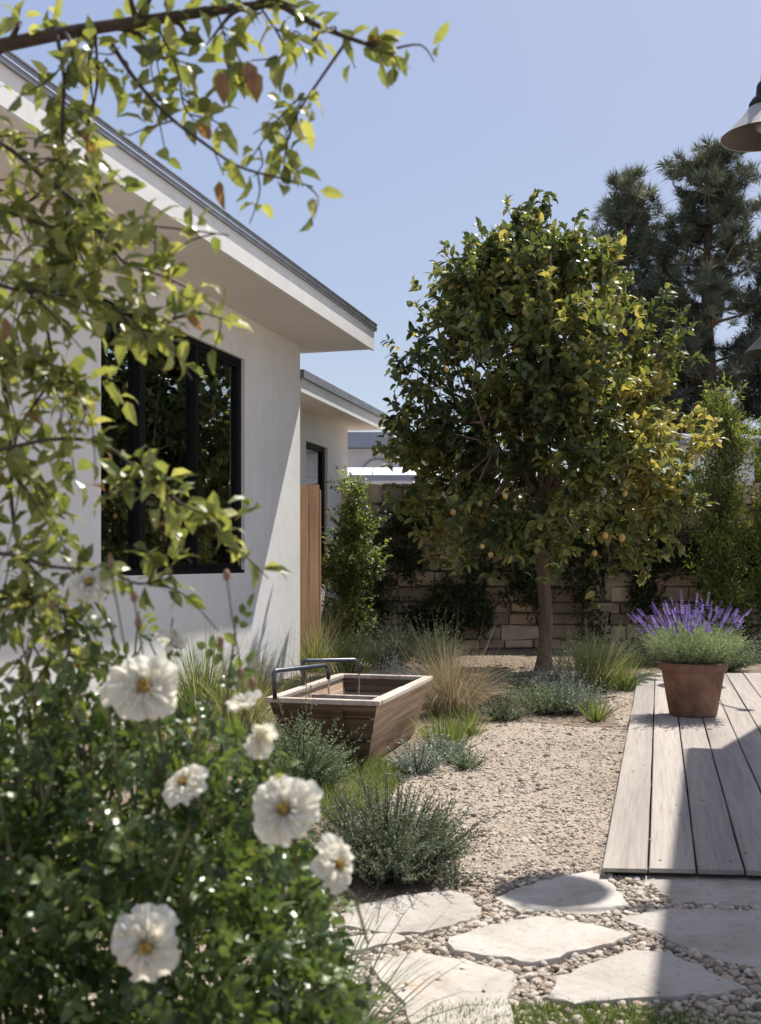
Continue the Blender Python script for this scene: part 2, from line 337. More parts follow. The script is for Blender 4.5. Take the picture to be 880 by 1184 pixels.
class Leaves:
    """many leaves collected into one mesh"""
    def __init__(s): s.V = []; s.F = {3: [], 4: []}; s.T = []; s.n = 0
    def _push(s, V, tris, quads, tone, N, k):
        # V (N,k,3)
        off = (np.arange(N)*k + s.n)[:, None, None]
        if tris is not None and len(tris): s.F[3].append((np.array(tris)[None] + off).reshape(-1, 3))
        if quads is not None and len(quads): s.F[4].append((np.array(quads)[None] + off).reshape(-1, 4))
        s.V.append(V.reshape(-1, 3)); s.T.append(np.repeat(tone, k)); s.n += N*k
    def oval(s, pos, axis, normal, L, W, tone, fold=.25, curl=.2, detail=True):
        pos = np.asarray(pos, float); N = len(pos)
        if N == 0: return
        a = nrm(np.asarray(axis, float)); b = nrm(np.cross(normal, a)); n = np.cross(a, b)
        L = np.broadcast_to(L, (N,))[:, None]; W = np.broadcast_to(W, (N,))[:, None]
        def P(t, w_, h): return pos + a*(L*t) + b*(W*w_) + n*(L*h)
        if detail:
            V = np.stack([P(0,0,0), P(.3,-.46,.3*curl+fold*.18), P(.35,0,.3*curl), P(.3,.46,.3*curl+fold*.18),
                          P(.68,-.38,.15*curl+fold*.14), P(.7,0,.12*curl), P(.68,.38,.15*curl+fold*.14), P(1,0,-curl*.5)], 1)
            s._push(V, [(0,2,1),(0,3,2),(4,5,7),(5,6,7)], [(1,2,5,4),(2,3,6,5)], tone, N, 8)
        else:
            V = np.stack([P(0,0,0), P(.45,-.5,fold*.2), P(1,0,-curl*.3), P(.45,.5,fold*.2)], 1)
            s._push(V, [(0,2,1),(0,3,2)], None, tone, N, 4)
    def blade(s, pos, d0, L, W, droop, tone, seg=4):
        """grass blades arching under gravity"""
        pos = np.asarray(pos, float); N = len(pos)
        if N == 0: return
        d = nrm(np.asarray(d0, float)); L = np.broadcast_to(L, (N,)); W = np.broadcast_to(W, (N,)); droop = np.broadcast_to(droop, (N,))
        side = nrm(np.cross(d, np.array([0, 0, 1.])) + 1e-4)
        ang = rng.uniform(-1.2, 1.2, N)[:, None]
        side = nrm(side*np.cos(ang) + np.cross(d, side)*np.sin(ang))
        p = pos.copy(); pts = []
        for i in range(seg+1):
            wdt = W*(1-(i/seg)**1.6)*.5
            if i < seg: pts += [p - side*wdt[:, None], p + side*wdt[:, None]]
            else: pts += [p.copy()]
            p = p + d*(L/seg)[:, None]
            d = nrm(d + np.array([0, 0, -1.])*(droop*(.4+i/seg*1.4)/seg)[:, None])
        V = np.stack(pts, 1); k = 2*seg+1
        quads = [(2*i, 2*i+1, 2*i+3, 2*i+2) for i in range(seg-1)]
        s._push(V, [(2*seg-2, 2*seg-1, 2*seg)], quads, tone, N, k)
    def build(s, name, m, parent=None, smooth=False):
        V = np.concatenate(s.V); P = [np.concatenate(s.F[k]) for k in (3, 4) if s.F[k]]
        return link_mesh(name, V, P, m, parent, np.concatenate(s.T), smooth)
def rdir(N): return nrm(rng.normal(size=(N, 3)))
def tones(N, lo=0, hi=1): return np.clip(rng.normal((lo+hi)/2, (hi-lo)/4, N), 0, 1)

# ------------------------------------------------------------------ setting: ground, path, pebbles
gm = MB(); gm.add([(-300,-60,0),(300,-60,0),(300,700,0),(-300,700,0)], [(0,1,2,3)])
tag(gm.build('ground', M['gravel']), kind='structure')
def poly_contains(poly, x, y):
    poly = np.asarray(poly); n = len(poly); ins = np.zeros(len(x), bool); j = n-1
    for i in range(n):
        xi, yi = poly[i]; xj, yj = poly[j]
        c = ((yi > y) != (yj > y)) & (x < (xj-xi)*(y-yi)/(yj-yi+1e-12)+xi)
        ins ^= c; j = i
    return ins
path_px = [(545,838),(600,836),(660,842),(715,842),(700,812),(700,792),(738,786),(900,786)]
path_poly = [tuple(G(*p)[:2]) for p in path_px]
path_poly += [(6.0, 11.2), (6.0, 4.2), (2.6, 2.3), (-.9, 2.3)]
path_poly += [tuple(G(*p)[:2]) for p in [(330,1075),(400,1052),(500,1035),(498,985),(440,950),(452,915),(490,893),(530,872)]]
# gravel path: a relief sheet
def path_sheet():
    st = .035
    xs = np.arange(-1.2, 4.2, st); ys = np.arange(2.3, 11.3, st)
    X, Y = np.meshgrid(xs, ys); nx, ny = len(xs), len(ys)
    Z = .008 + .006*np.sin(X*3.1+Y*1.3)+.004*np.sin(X*7.3-Y*4.1)+rng.normal(0, .0022, X.shape)
    V = np.stack([X, Y, Z], -1).reshape(-1, 3)
    ins = poly_contains(path_poly, X.ravel(), Y.ravel()).reshape(ny, nx)
    c = ins[:-1,:-1] & ins[1:,:-1] & ins[:-1,1:] & ins[1:,1:]
    J, I = np.nonzero(c); q = np.stack([J*nx+I, J*nx+I+1, (J+1)*nx+I+1, (J+1)*nx+I], 1)
    V[:, 2] = np.maximum(V[:, 2], .004)
    return tag(link_mesh('gravel_path', V, [q], M['gravel'], smooth=True), kind='structure')
path_sheet()
bed = [(-7,5.0),(-.9,3.2),(-.30,3.55),(.35,3.85),(.30,4.4),(.08,4.9),(.35,5.7),(.62,6.6),(1.1,7.7),(2.15,7.75),(2.2,8.6),(2.15,9.6),(2.6,11.0),(7,11.0),(9,15.2),(-1.2,15.2),(-1.2,12),(-2.5,7.0)]
bm_ = MB(); bm_.add([(p[0], p[1], .003) for p in bed], [tuple(range(len(bed)))]); tag(bm_.build('planting_bed', M['soil']), kind='structure')
# icosahedron template
ph = (1+5**.5)/2
ICO = nrm(np.array([(-1,ph,0),(1,ph,0),(-1,-ph,0),(1,-ph,0),(0,-1,ph),(0,1,ph),(0,-1,-ph),(0,1,-ph),(ph,0,-1),(ph,0,1),(-ph,0,-1),(-ph,0,1)], float))
ICOF = np.array([(0,11,5),(0,5,1),(0,1,7),(0,7,10),(0,10,11),(1,5,9),(5,11,4),(11,10,2),(10,7,6),(7,1,8),(3,9,4),(3,4,2),(3,2,6),(3,6,8),(3,8,9),(4,9,5),(2,4,11),(6,2,10),(8,6,7),(9,8,1)])
def subdiv(V, F):
    V = [tuple(v) for v in V]; cache = {}; out = []
    def mid(a, b):
        k = (min(a,b), max(a,b))
        if k not in cache:
            m = np.array(V[a])+np.array(V[b]); m = m/np.linalg.norm(m); V.append(tuple(m)); cache[k] = len(V)-1
        return cache[k]
    for a, b, c in F:
        x, y, z = mid(a,b), mid(b,c), mid(c,a); out += [(a,x,z),(b,y,x),(c,z,y),(x,y,z)]
    return np.array(V), np.array(out)
ICO2, ICOF2 = subdiv(ICO, ICOF)
def stones(name, P, r, m, fine, tone, label, smooth):
    T, F = (ICO2, ICOF2) if fine else (ICO, ICOF)
    N = len(P); k = len(T)
    sc = np.stack([rng.uniform(.75, 1.35, N), rng.uniform(.6, 1.1, N), rng.uniform(.4, .75, N)], 1)*r[:, None]
    V = T[None]*(1+rng.normal(0, .09 if fine else .16, (N, k, 1)))
    V = V*sc[:, None]
    a = rng.uniform(0, 6.28, N); ca, sa = np.cos(a)[:, None], np.sin(a)[:, None]
    tl = rng.normal(0, .35, N)[:, None]
    y2 = V[..., 1]*np.cos(tl)-V[..., 2]*np.sin(tl); z2 = V[..., 1]*np.sin(tl)+V[..., 2]*np.cos(tl)
    V = np.stack([V[..., 0]*ca-y2*sa, V[..., 0]*sa+y2*ca, z2], -1) + P[:, None]
    Fa = (F[None]+(np.arange(N)*k)[:, None, None]).reshape(-1, 3)
    return tag(link_mesh(name, V.reshape(-1, 3), [Fa], m, None, np.repeat(tone, k), smooth), label, 'gravel', kind='stuff')
# flagstones (outlines at their real ground positions)
Zc = lambda x, y: (340+x/1.63, 820+y/1.63)
flags = [
 ([(375,368),(430,345),(500,325),(560,314),(600,335),(632,378),(575,400),(500,396),(420,390)], 1.0, 'pale flagstone just below the left front corner of the deck'),
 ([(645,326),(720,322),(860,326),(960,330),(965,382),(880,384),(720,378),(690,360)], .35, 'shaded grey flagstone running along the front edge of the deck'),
 ([(280,455),(340,430),(460,404),(560,420),(640,440),(600,456),(520,478),(450,494),(380,484),(300,470)], .95, 'diamond-shaped flagstone with a rusty stain, in the middle of the path'),
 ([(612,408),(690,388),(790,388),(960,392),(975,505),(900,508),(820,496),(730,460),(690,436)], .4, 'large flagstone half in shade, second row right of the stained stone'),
 ([(145,490),(230,474),(330,490),(415,516),(408,550),(412,590),(420,640),(240,650),(215,600),(200,560),(165,528)], 1.0, 'big bright square flagstone at the bottom of the picture'),
 ([(478,560),(500,520),(560,495),(640,470),(700,474),(780,510),(862,546),(780,556),(700,560),(600,566),(530,575)], .75, 'wide flagstone behind the grass strip, crossed by the shadow edge'),
 ([(100,388),(200,362),(300,352),(332,360),(356,400),(300,418),(240,434),(170,434),(90,420)], .6, 'greyish pink flagstone beside the dark rosemary bush'),
 ([(30,470),(90,446),(190,436),(212,450),(140,464),(60,478)], .85, 'thin cream sliver of flagstone left of the bright square stone'),
 ([(-70,530),(20,505),(80,520),(105,560),(130,620),(-60,640)], .7, 'flagstone partly hidden by wispy grass in the bottom left of the path'),
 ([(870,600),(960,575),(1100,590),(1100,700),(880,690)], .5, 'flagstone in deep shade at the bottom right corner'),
 ([(-140,420),(-20,400),(40,420),(0,450),(-110,465)], .7, 'flagstone seen between the white rose and the rosemary bush'),
]
flag_polys = []
for i, (pl, tn, lab) in enumerate(flags):
    P = [G(*Zc(*q))[:2] for q in pl]; P = np.array(P)
    # refine outline with small chips
    out = []
    for j in range(len(P)):
        a, b = P[j], P[(j+1) % len(P)]; L = np.linalg.norm(b-a); k = max(2, int(L/.035)); d = (b-a)/L; nn = np.array([d[1], -d[0]])
        for t in range(k):
            u = t/k; out.append(a*(1-u)+b*u + nn*(rng.normal(0, .0045) + .003*math.sin(u*9+i) - (.012*rng.random() if rng.random() < .08 else 0)))
    out = np.array(out); cc = out.mean(0)
    if (np.cross(out[0]-cc, out[1]-cc)) < 0: out = out[::-1]
    flag_polys.append(out)
    rel = out-cc; n = len(out); top = .025+.003*(i % 3-1)
    rings = [(1, -.03), (1.0, top-.010), (.996, top-.004), (.986, top), (.975, top+.0004), (.6, top+.0015), (.25, top+.001)]
    V = np.concatenate([np.c_[rel*s_ + rng.normal(0, .0008, rel.shape), np.full(n, z)+rng.normal(0, .0007, n)] for s_, z in rings] + [np.array([[0, 0, top]])])
    q = [(a*n+j, a*n+(j+1) % n, (a+1)*n+(j+1) % n, (a+1)*n+j) for a in range(len(rings)-1) for j in range(n)]
    tr = [((len(rings)-1)*n+j, (len(rings)-1)*n+(j+1) % n, len(V)-1) for j in range(n)]
    o = link_mesh('flagstone', V, [np.array(q), np.array(tr)], M['flag'], None, np.full(len(V), tn), True)
    o.modifiers.new('e', 'EDGE_SPLIT').split_angle = R(48)
    o.location = (cc[0], cc[1], 0)
    tag(o, lab, 'flagstone', 'flagstones of the stepping path')
# deck frame
DK0 = np.array([.823, 4.035]); dd = np.array([.2576, 1.]); dd /= np.linalg.norm(dd)
def in_deck(x, y):
    rx, ry = x-DK0[0], y-DK0[1]; dx, dy = dd; px = rx*dy-ry*dx; py = rx*dx+ry*dy
    return (px > .01) & (px < 2.5) & (y < 11.1) & (y > 4.035-.085*(x-.823)+.03)
def free_of(x, y, marg=1.0):
    ok = np.ones(len(x), bool)
    for fp in flag_polys: ok &= ~poly_contains((fp-fp.mean(0))*marg+fp.mean(0), x, y)
    return ok
def scatter(n, x0, x1, y0, y1):
    x = rng.uniform(x0, x1, n); y = rng.uniform(y0, y1, n)
    k = poly_contains(path_poly, x, y) & ~in_deck(x, y) & (np.abs(x) < .37*y+.15) & free_of(x, y, .985)
    return x[k], y[k]
def pathz(x, y): return np.maximum(.008 + .006*np.sin(x*3.1+y*1.3)+.004*np.sin(x*7.3-y*4.1), .004)
x, y = scatter(52000, -.9, 1.7, 2.35, 4.15)
# density falls off past the stepping stones
k = rng.random(len(x)) < np.clip((4.3-y)/.35 - (x < .55)*.0, .15, 1)*np.where((y > 3.75) & (x < .6), .45, 1); x, y = x[k], y[k]
r_ = rng.lognormal(math.log(.0056), .5, len(x)).clip(.0024, .019)
stones('pebbles', np.c_[x, y, pathz(x, y)+r_*.25+rng.uniform(0, .007, len(x))], r_, M['pebble'], True, rng.random(len(x)),
       'beige and brown pebbles filling the joints between the flagstones', True)
x, y = scatter(150000, -.6, 3.4, 3.6, 10.9)
k = rng.random(len(x)) < np.clip(1.1-(y-3.6)/4.5, .16, 1); x, y = x[k], y[k]
r_ = rng.lognormal(math.log(.0042), .5, len(x)).clip(.0016, .018)*(1+.05*(y-4))
stones('gravel', np.c_[x, y, pathz(x, y)+r_*.2], r_, M['chip'], False, rng.random(len(x)),
       'fine pinkish beige gravel covering the path between the trough and the deck', False)

# ------------------------------------------------------------------ main house (local frame: x out of wall, y along wall, z up)
C0 = (-.859, 11.54); RZ = -math.atan2(.2803, .9599)
def house_local(s, p):
    D = np.array([.2803, .9599]); N_ = np.array([.9599, -.2803]); return np.array(C0)+s*D+p*N_
H = empty('house', (C0[0], C0[1], 0), RZ, 'white stucco house with wide eaves and a large black framed window', 'house')
w0, w1, wz0, wz1 = -4.02, -1.47, 1.10, 3.10
b = MB(); HT = 3.56
b.box((-.28, -16, 0), (0, w0, HT)); b.box((-.28, w1, 0), (0, 0, HT))
b.box((-.28, w0, 0), (0, w1, wz0)); b.box((-.28, w0, wz1), (0, w1, HT))
b.box((-8, -.28, 0), (-.28, 0, HT)); b.box((-8, -16, 0), (-.28, -15.7, HT)); b.box((-8.3, -16, 0), (-8, 0, HT))
b.build('wall', M['stucco'], H)
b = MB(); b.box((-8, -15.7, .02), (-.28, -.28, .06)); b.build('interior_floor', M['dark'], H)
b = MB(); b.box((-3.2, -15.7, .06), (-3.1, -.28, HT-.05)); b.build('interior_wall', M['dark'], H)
# soffit slopes a little down to the eave
EP, ES, ZE, ZW = .69, .33, 3.50, 3.555
b = MB(); b.hexa([(-8.6,-16.5,ZW),(EP,-16.5,ZE),(EP,ES,ZE),(-8.6,ES,ZW),(-8.6,-16.5,ZW+.03),(EP,-16.5,ZE+.03),(EP,ES,ZE+.03),(-8.6,ES,ZW+.03)])
b.build('soffit', M['soffit'], H)
b = MB(); b.box((EP, -16.5, ZE-.012), (EP+.03, ES+.03, ZE+.195)); b.box((-8.6, ES, ZE+.0), (EP, ES+.03, ZE+.195)); b.build('fascia', M['fascia'], H)
b = MB(); b.hexa([(-8.6,-16.5,ZW+.04),(EP,-16.5,ZE+.04),(EP,ES-.003,ZE+.04),(-8.6,ES-.003,ZW+.04),(-8.6,-16.5,ZW+.5),(EP,-16.5,ZE+.20),(EP,ES-.003,ZE+.20),(-8.6,ES-.003,ZW+.5)])
roof = b.build('roof', M['roofmetal'], H)
b = MB(); b.box((EP+.03, -16.5, ZE+.195), (EP+.052, ES+.052, ZE+.262)); b.box((EP-.05, -16.5, ZE+.262), (EP+.06, ES+.06, ZE+.272)); b.build('gutter', M['roofmetal'], roof)
b = MB(); b.box((EP+.052, -16.5, ZE+.222), (EP+.057, ES+.056, ZE+.231)); b.build('drip_edge', M['trimlight'], roof)
# window
fd0, fd1 = -.10, -.035
b = MB(); t = .055
b.box((fd0, w0, wz0), (fd1, w1, wz0+t)); b.box((fd0, w0, wz1-t), (fd1, w1, wz1))
b.box((fd0, w0, wz0+t), (fd1, w0+t, wz1-t)); b.box((fd0, w1-t-.02, wz0+t), (fd1, w1, wz1-t))
m1, m2 = (8.30-11.54)/.9599, (9.21-11.54)/.9599
b.box((fd0, m1-.045, wz0+t), (fd1+.012, m1+.045, wz1-t)); b.box((fd0, m2-.024, wz0+t), (fd1+.008, m2+.024, wz1-t))
for a_, b_ in ((m1+.045, m2-.024), (m2+.024, w1-t-.02)):
    b.box((fd0+.005, a_, wz0+t), (fd1-.01, b_, wz0+t+.035)); b.box((fd0+.005, a_, wz1-t-.03), (fd1-.01, b_, wz1-t))
b.box((fd1-.002, w0, wz0+.0), (fd1+.03, w1, wz0+.03))
win = b.build('window', M['blackframe'], H, bevel=.004)
for i, (a_, b_) in enumerate(((w0+t, m1-.045), (m1+.045, m2-.024), (m2+.024, w1-t-.02))):
    z0_, z1_ = wz0+t, wz1-t
    g = MB(); g.add([(-.075, a_, z0_), (-.075, b_, z0_), (-.075, b_, z1_), (-.075, a_, z1_)], [(0,1,2,3)]); g.build('pane', M['glass'], win)
# curtain hanging just inside the right end of the window
ys = np.linspace(-1.85, -1.62, 60); xs = -.34+.025*np.sin(np.linspace(0, 30, 60))
V = []; 
for z in (1.0, 3.2): V += [(xx, yy, z) for xx, yy in zip(xs, ys)]
cm = MB(); cm.add(V, [(i, i+1, 60+i+1, 60+i) for i in range(59)])
cu = cm.build('curtain', M['curtain'], None, True); cu.location = (C0[0], C0[1], 0); cu.rotation_euler = (0, 0, RZ)
so = cu.modifiers.new('t', 'SOLIDIFY'); so.thickness = .004
tag(cu, 'pale linen curtain hanging behind the right end of the black window', 'curtain')

# second wing: set back, lower look in perspective
D2 = np.array([.2521, .9677]); RZ2 = -math.atan2(.2521, .9677); C2 = (-.465, 15.3)
W2 = empty('house_wing', (C2[0], C2[1], 0), RZ2, 'lower white stucco wing beyond the main house with a small dark window', 'house')
b = MB(); H2 = 3.13; a0, a1 = -1.85, -.95  # window span
yA = -3.35
b.box((-.25, yA, 0), (0, a0, H2)); b.box((-.25, a1, 0), (0, 0, H2)); b.box((-.25, a0, 0), (0, a1, .9)); b.box((-.25, a0, 2.72), (0, a1, H2)); b.box((-5, -.25, 0), (-.25, 0, H2))
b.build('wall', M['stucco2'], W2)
b = MB(); b.box((-5, -3.3, .02), (-.25, -.25, .05)); b.box((-3, -3.3, .05), (-2.9, -.3, H2)); b.build('interior_floor', M['dark'], W2)
EP2 = .42
b = MB(); b.hexa([(-5,yA,H2),(EP2,yA,H2-.03),(EP2,.3,H2-.03),(-5,.3,H2),(-5,yA,H2+.03),(EP2,yA,H2),(EP2,.3,H2),(-5,.3,H2+.03)]); b.build('soffit', M['soffit'], W2)
b = MB(); b.box((EP2, yA, H2-.045), (EP2+.03, .33, H2+.13)); b.box((-5, .3, H2-.03), (EP2, .33, H2+.13)); b.build('fascia', M['fascia'], W2)
b = MB(); b.box((EP2+.03, yA, H2+.11), (EP2+.06, .36, H2+.2)); b.hexa([(-5,yA,H2+.04),(EP2,yA,H2+.01),(EP2,.29,H2+.01),(-5,.29,H2+.04),(-5,yA,H2+.4),(EP2+.06,yA,H2+.2),(EP2+.06,.36,H2+.2),(-5,.36,H2+.4)]); b.build('roof', M['roofmetal'], W2)
b = MB(); f0, f1 = -.1, -.04
b.box((f0, a0, .9), (f1, a1, .97)); b.box((f0, a0, 2.65), (f1, a1, 2.72)); b.box((f0, a0, .97), (f1, a0+.07, 2.65)); b.box((f0, a1-.1, .97), (f1, a1, 2.65))
wn = b.build('window', M['blackframe'], W2)
g = MB(); g.add([(-.07, a0+.07, .97), (-.07, a1-.1, .97), (-.07, a1-.1, 2.65), (-.07, a0+.07, 2.65)], [(0,1,2,3)]); g.build('pane', M['glass'], wn)

# cedar fence stub at the corner
fe = empty('cedar_fence', (-.90, 12.35, 0), 0, 'brown cedar board fence end standing against the house corner', 'fence')
b = MB()
for i in range(9):
    x1 = .20-.118*i; b.box((x1-.112, -.012+rng.uniform(-.004, .004), .03), (x1, .012, 2.08+rng.uniform(-.01, .01)), rng.random())
b.build('board', M['cedar'], fe, bevel=.003)
for zr in (.4, 1.6):
    b = MB(); b.box((-.86, .02, zr), (.12, .06, zr+.1)); b.build('rail', M['cedar'], fe)
b = MB(); b.box((.125, .0125, 0), (.215, .10, 2.03), .3); b.build('post', M['cedar'], fe, bevel=.004)

# ------------------------------------------------------------------ stone garden wall
SW = empty('stone_wall', (-.62, 15.0, 0), -.012, 'tall garden wall of rough brown stone blocks at the back of the garden', 'wall')
b = MB(); z = .0; Lw = 9.6
row = 0
while z < 2.2:
    h = float(rng.uniform(.13, .24)); h = min(h, 2.30-z) if 2.30-z-h > .12 else 2.30-z
    x = -float(rng.uniform(0, .4))
    while x < Lw:
        wd = float(rng.uniform(.22, .72)); xa, xb = max(x, 0)+.006, min(x+wd, Lw)-.006
        if xb-xa > .05:
            dy = float(rng.uniform(-.05, .015)); j = lambda: float(rng.normal(0, .011))
            za, zb = z+.009, z+h-.009
            P = [(xa+j(), dy+j(), za+j()), (xb+j(), dy+j(), za+j()), (xb, .3, za), (xa, .3, za), (xa+j(), dy+j(), zb+j()), (xb+j(), dy+j(), zb+j()), (xb, .3, zb), (xa, .3, zb)]
            b.hexa(P, float(rng.random()))
        x += wd
    z += h; row += 1
b.build('stone_courses', M['wallstone'], SW, bevel=.014)
b = MB(); b.box((0, .03, 0), (Lw, .28, 2.29)); b.build('mortar_core', M['mortar'], SW)

# ------------------------------------------------------------------ neighbours beyond the wall
n1 = empty('neighbour_house', (-.6, 22, 0), 0, 'grey lavender neighbour house behind the wall, left of the fruit tree', 'house')
b = MB(); b.box((-6, 0, 0), (2.2, 5, 3.5)); b.build('wall', M['neigh'], n1)
b = MB(); b.box((-6.2, -.35, 3.5), (2.5, 5.2, 3.56)); b.box((-6.2, -.4, 3.5), (2.5, -.35, 3.8)); b.build('roof', M['neighdark'], n1)
b = MB(); a = np.linspace(0, math.pi, 14)
b.tube(np.c_[.55+.33*np.cos(a), np.full(14, -.03), 3.0+.3*np.sin(a)], .02, 6); b.build('arch_trim', M['neighdark'], n1)
n3 = empty('carport', (-.75, 18.6, 0), 0, 'low white metal carport roof shining in the sun just above the garden wall', 'carport')
b = MB()
for i in range(4):
    x0_ = i*.62; b.hexa([(x0_, 0, 2.66), (x0_+.6, 0, 2.66), (x0_+.6, 2.2, 2.98), (x0_, 2.2, 2.98), (x0_, 0, 2.70), (x0_+.6, 0, 2.70), (x0_+.6, 2.2, 3.02), (x0_, 2.2, 3.02)])
b.build('roof_sheet', M['whitemetal'], n3)
b = MB(); b.box((-.02, -.03, 2.60), (2.5, -.003, 2.70)); b.build('gutter', M['neighdark'], n3)
for xx in (.05, 2.35):
    b = MB(); b.box((xx, .05, 0), (xx+.08, .13, 2.62)); b.build('post', M['neigh'], n3)
n2 = empty('neighbour_cottage', (5.3, 24, 0), 0, 'white neighbour cottage with siding glimpsed behind the right side of the fruit tree', 'house')
b = MB()
for i in range(20): b.hexa([(0,-.012,i*.19),(3,-.012,i*.19),(3,4,i*.19),(0,4,i*.19),(0,0.012,i*.19+.187),(3,0.012,i*.19+.187),(3,4,i*.19+.187),(0,4,i*.19+.187)])
b.build('wall', M['neigh'], n2)
b = MB(); b.hexa([(-.4,-.5,3.8),(3.3,-.5,3.8),(3.3,4.4,3.8),(-.4,4.4,3.8),(-.4,-.5,3.9),(3.3,-.5,3.9),(3.3,2,4.3),(-.4,2,4.3)]); b.build('roof', M['neighdark'], n2)
b = MB(); b.box((1.05, -.06, 2.7), (1.15, -.02, 3.6)); b.box((1.8, -.06, 2.7), (1.9, -.02, 3.6)); b.box((1.15, -.06, 3.5), (1.8, -.02, 3.6)); b.box((.95, -.1, 2.6), (2.0, -.02, 2.7))
w_ = b.build('window', M['fascia'], n2)
b = MB(); b.add([(1.15,-.03,2.7),(1.8,-.03,2.7),(1.8,-.03,3.5),(1.15,-.03,3.5)], [(0,1,2,3)]); b.build('pane', M['glass'], w_)

# ------------------------------------------------------------------ unseen canopy slab right of the frame, added to shade the deck
e = np.array([.306, 1.]); e /= np.linalg.norm(e); RZ3 = -math.atan2(e[0], e[1])
PB = empty('shade_canopy', (3.29, 8.31, 0), RZ3, 'unseen flat white slab on posts, added to shade the right part of the deck', 'canopy')
b = MB()  # slab outline in local x (right), y(along), cut to fit the deck shadow
ol = [(0,-14),(0,0),(.18,0),(.62,1.75),(1.6,1.75),(1.6,-14)]
V = [(p[0], p[1], 3.55) for p in ol]+[(p[0], p[1], 3.68) for p in ol]; n = len(ol)
b.add(V, [tuple(range(n)), tuple(range(2*n-1, n-1, -1))]+[(i, (i+1) % n, n+(i+1) % n, n+i) for i in range(n)]); b.build('roof', M['fascia'], PB)
for yy in (-13.5, -9.5, -5.5, -1.):
    b = MB(); b.box((1.35, yy, 0), (1.47, yy+.12, 3.55)); b.build('post', M['fascia'], PB)

# gooseneck lamps
def lamp(name, c, r, label, white, armto):
    L = empty(name, (c[0], c[1], c[2]), 0, label, 'lamp', 'gooseneck barn lamps under the porch canopy')
    k = r/.2; sh = M['lampwhite'] if white else M['lampblack']
    b = MB(); b.lathe([(.055*k,.155*k),(.075*k,.135*k),(.105*k,.095*k),(.155*k,.045*k),(.195*k,.006*k),(.202*k,0)], k=48); o = b.build('lamp_shade', sh, L, True)
    b = MB(); b.lathe([(.198*k,.001*k),(.19*k,.003*k),(.15*k,.038*k),(.10*k,.086*k),(.07*k,.125*k),(.0,.14*k)], k=48); b.build('reflector', M['lampinner'] if white else M['lampblack'], o, True)
    b = MB(); b.lathe([(0,.27*k),(.022*k,.268*k),(.03*k,.25*k),(.034*k,.20*k),(.05*k,.19*k),(.066*k,.165*k),(.066*k,.150*k),(.056*k,.148*k)], k=32); b.build('socket_cap', M['lampblack'], L, True)
    b = MB(); b.ball((0,0,.055*k), .036*k, k=16, m=9); b.build('bulb', M['lampwhite'], L, True)
    ax, ay = armto
    P = [np.array([0,0,.26*k]), np.array([ax*.02, ay*.02, .36*k]), np.array([ax*.2, ay*.2, .46*k]), np.array([ax*.5, ay*.5, .47*k]), np.array([ax*.8, ay*.8, .44*k]), np.array([ax, ay, .40*k])]
    b = MB(); b.tube(P, .013*k, 10); b.build('arm', M['lampblack'], L, True)
    b = MB(); b.ball((ax, ay, .40*k), .045*k, k=12, m=6); b.build('wall_plate', M['lampblack'], L, True)
lamp('barn_lamp', (1.945, 5.5, 3.365), .205, 'black gooseneck barn lamp with pale shade and visible bulb, top right', True, (.46, .0))
lamp('barn_lamp', (4.19, 11.55, 3.44), .30, 'all black barn lamp further off in front of the pines', False, (.2, -1.3))

# ------------------------------------------------------------------ deck
DKr = -math.atan2(dd[0], dd[1])
DK = empty('wooden_deck', (DK0[0], DK0[1], 0), DKr, 'low deck of weathered grey boards beside the gravel path', 'deck')
b = MB(); u = 0.
for i in range(14):
    wd = .177+rng.uniform(-.006, .008); x0_, x1_ = u+.004, u+wd-.004
    # local y of the front cut and of the back cut (both nearly square to the view)
    def ycut(px_, world_slope, y0w):  # solve for local y so that the world point lies on the line y = y0w + slope*(x-.8)
        ca, sa = math.cos(DKr), math.sin(DKr)
        # wx = .8 + ca*px - sa*ly ; wy = 3.93 + sa*px + ca*ly
        return (y0w-4.035+world_slope*(ca*px_)-sa*px_)/(ca+world_slope*sa)
    j = rng.uniform(-.006, .006)
    f0_, f1_ = ycut(x0_, -.085, 4.035)+j, ycut(x1_, -.085, 4.035)+j; g0, g1 = ycut(x0_, 0, 11.1), ycut(x1_, 0, 11.1)
    za = .062+rng.uniform(-.002, .002)
    ns = 14; tn = float(rng.random())
    side = []
    for q in range(ns+1):
        tq = q/ns; ya_, yb_ = f0_*(1-tq)+g0*tq, f1_*(1-tq)+g1*tq; wv = rng.normal(0, .0011)
        side.append([(x0_+wv, ya_, .046), (x1_+wv, yb_, .046), (x1_+wv, yb_, za-.004), (x1_+wv-.004, yb_, za), (x0_+wv+.004, ya_, za), (x0_+wv, ya_, za-.004)])
    V = np.array(side).reshape(-1, 3); F = [(q*6+m_, q*6+(m_+1) % 6, (q+1)*6+(m_+1) % 6, (q+1)*6+m_) for q in range(ns) for m_ in range(6)]
    F += [(5,4,3,2,1,0), tuple(ns*6+m_ for m_ in range(6))]
    b.add(V, F, tn); u += wd
b.build('decking', M['deckwood'], DK)
b = MB()
for yy in (.02, 1.6, 3.2, 4.8, 6.3):
    o_ = yy
    b.hexa([(.06, o_+.03, 0), (2.4, o_+.42, 0), (2.4, o_+.48, 0), (.06, o_+.09, 0), (.06, o_+.03, .043), (2.4, o_+.42, .043), (2.4, o_+.48, .043), (.06, o_+.09, .043)])
    b.build('joist', M['deckunder'], DK); b = MB()
b.box((.015, .03, 0), (.05, 7.2, .0445)); b.build('joist', M['deckunder'], DK)

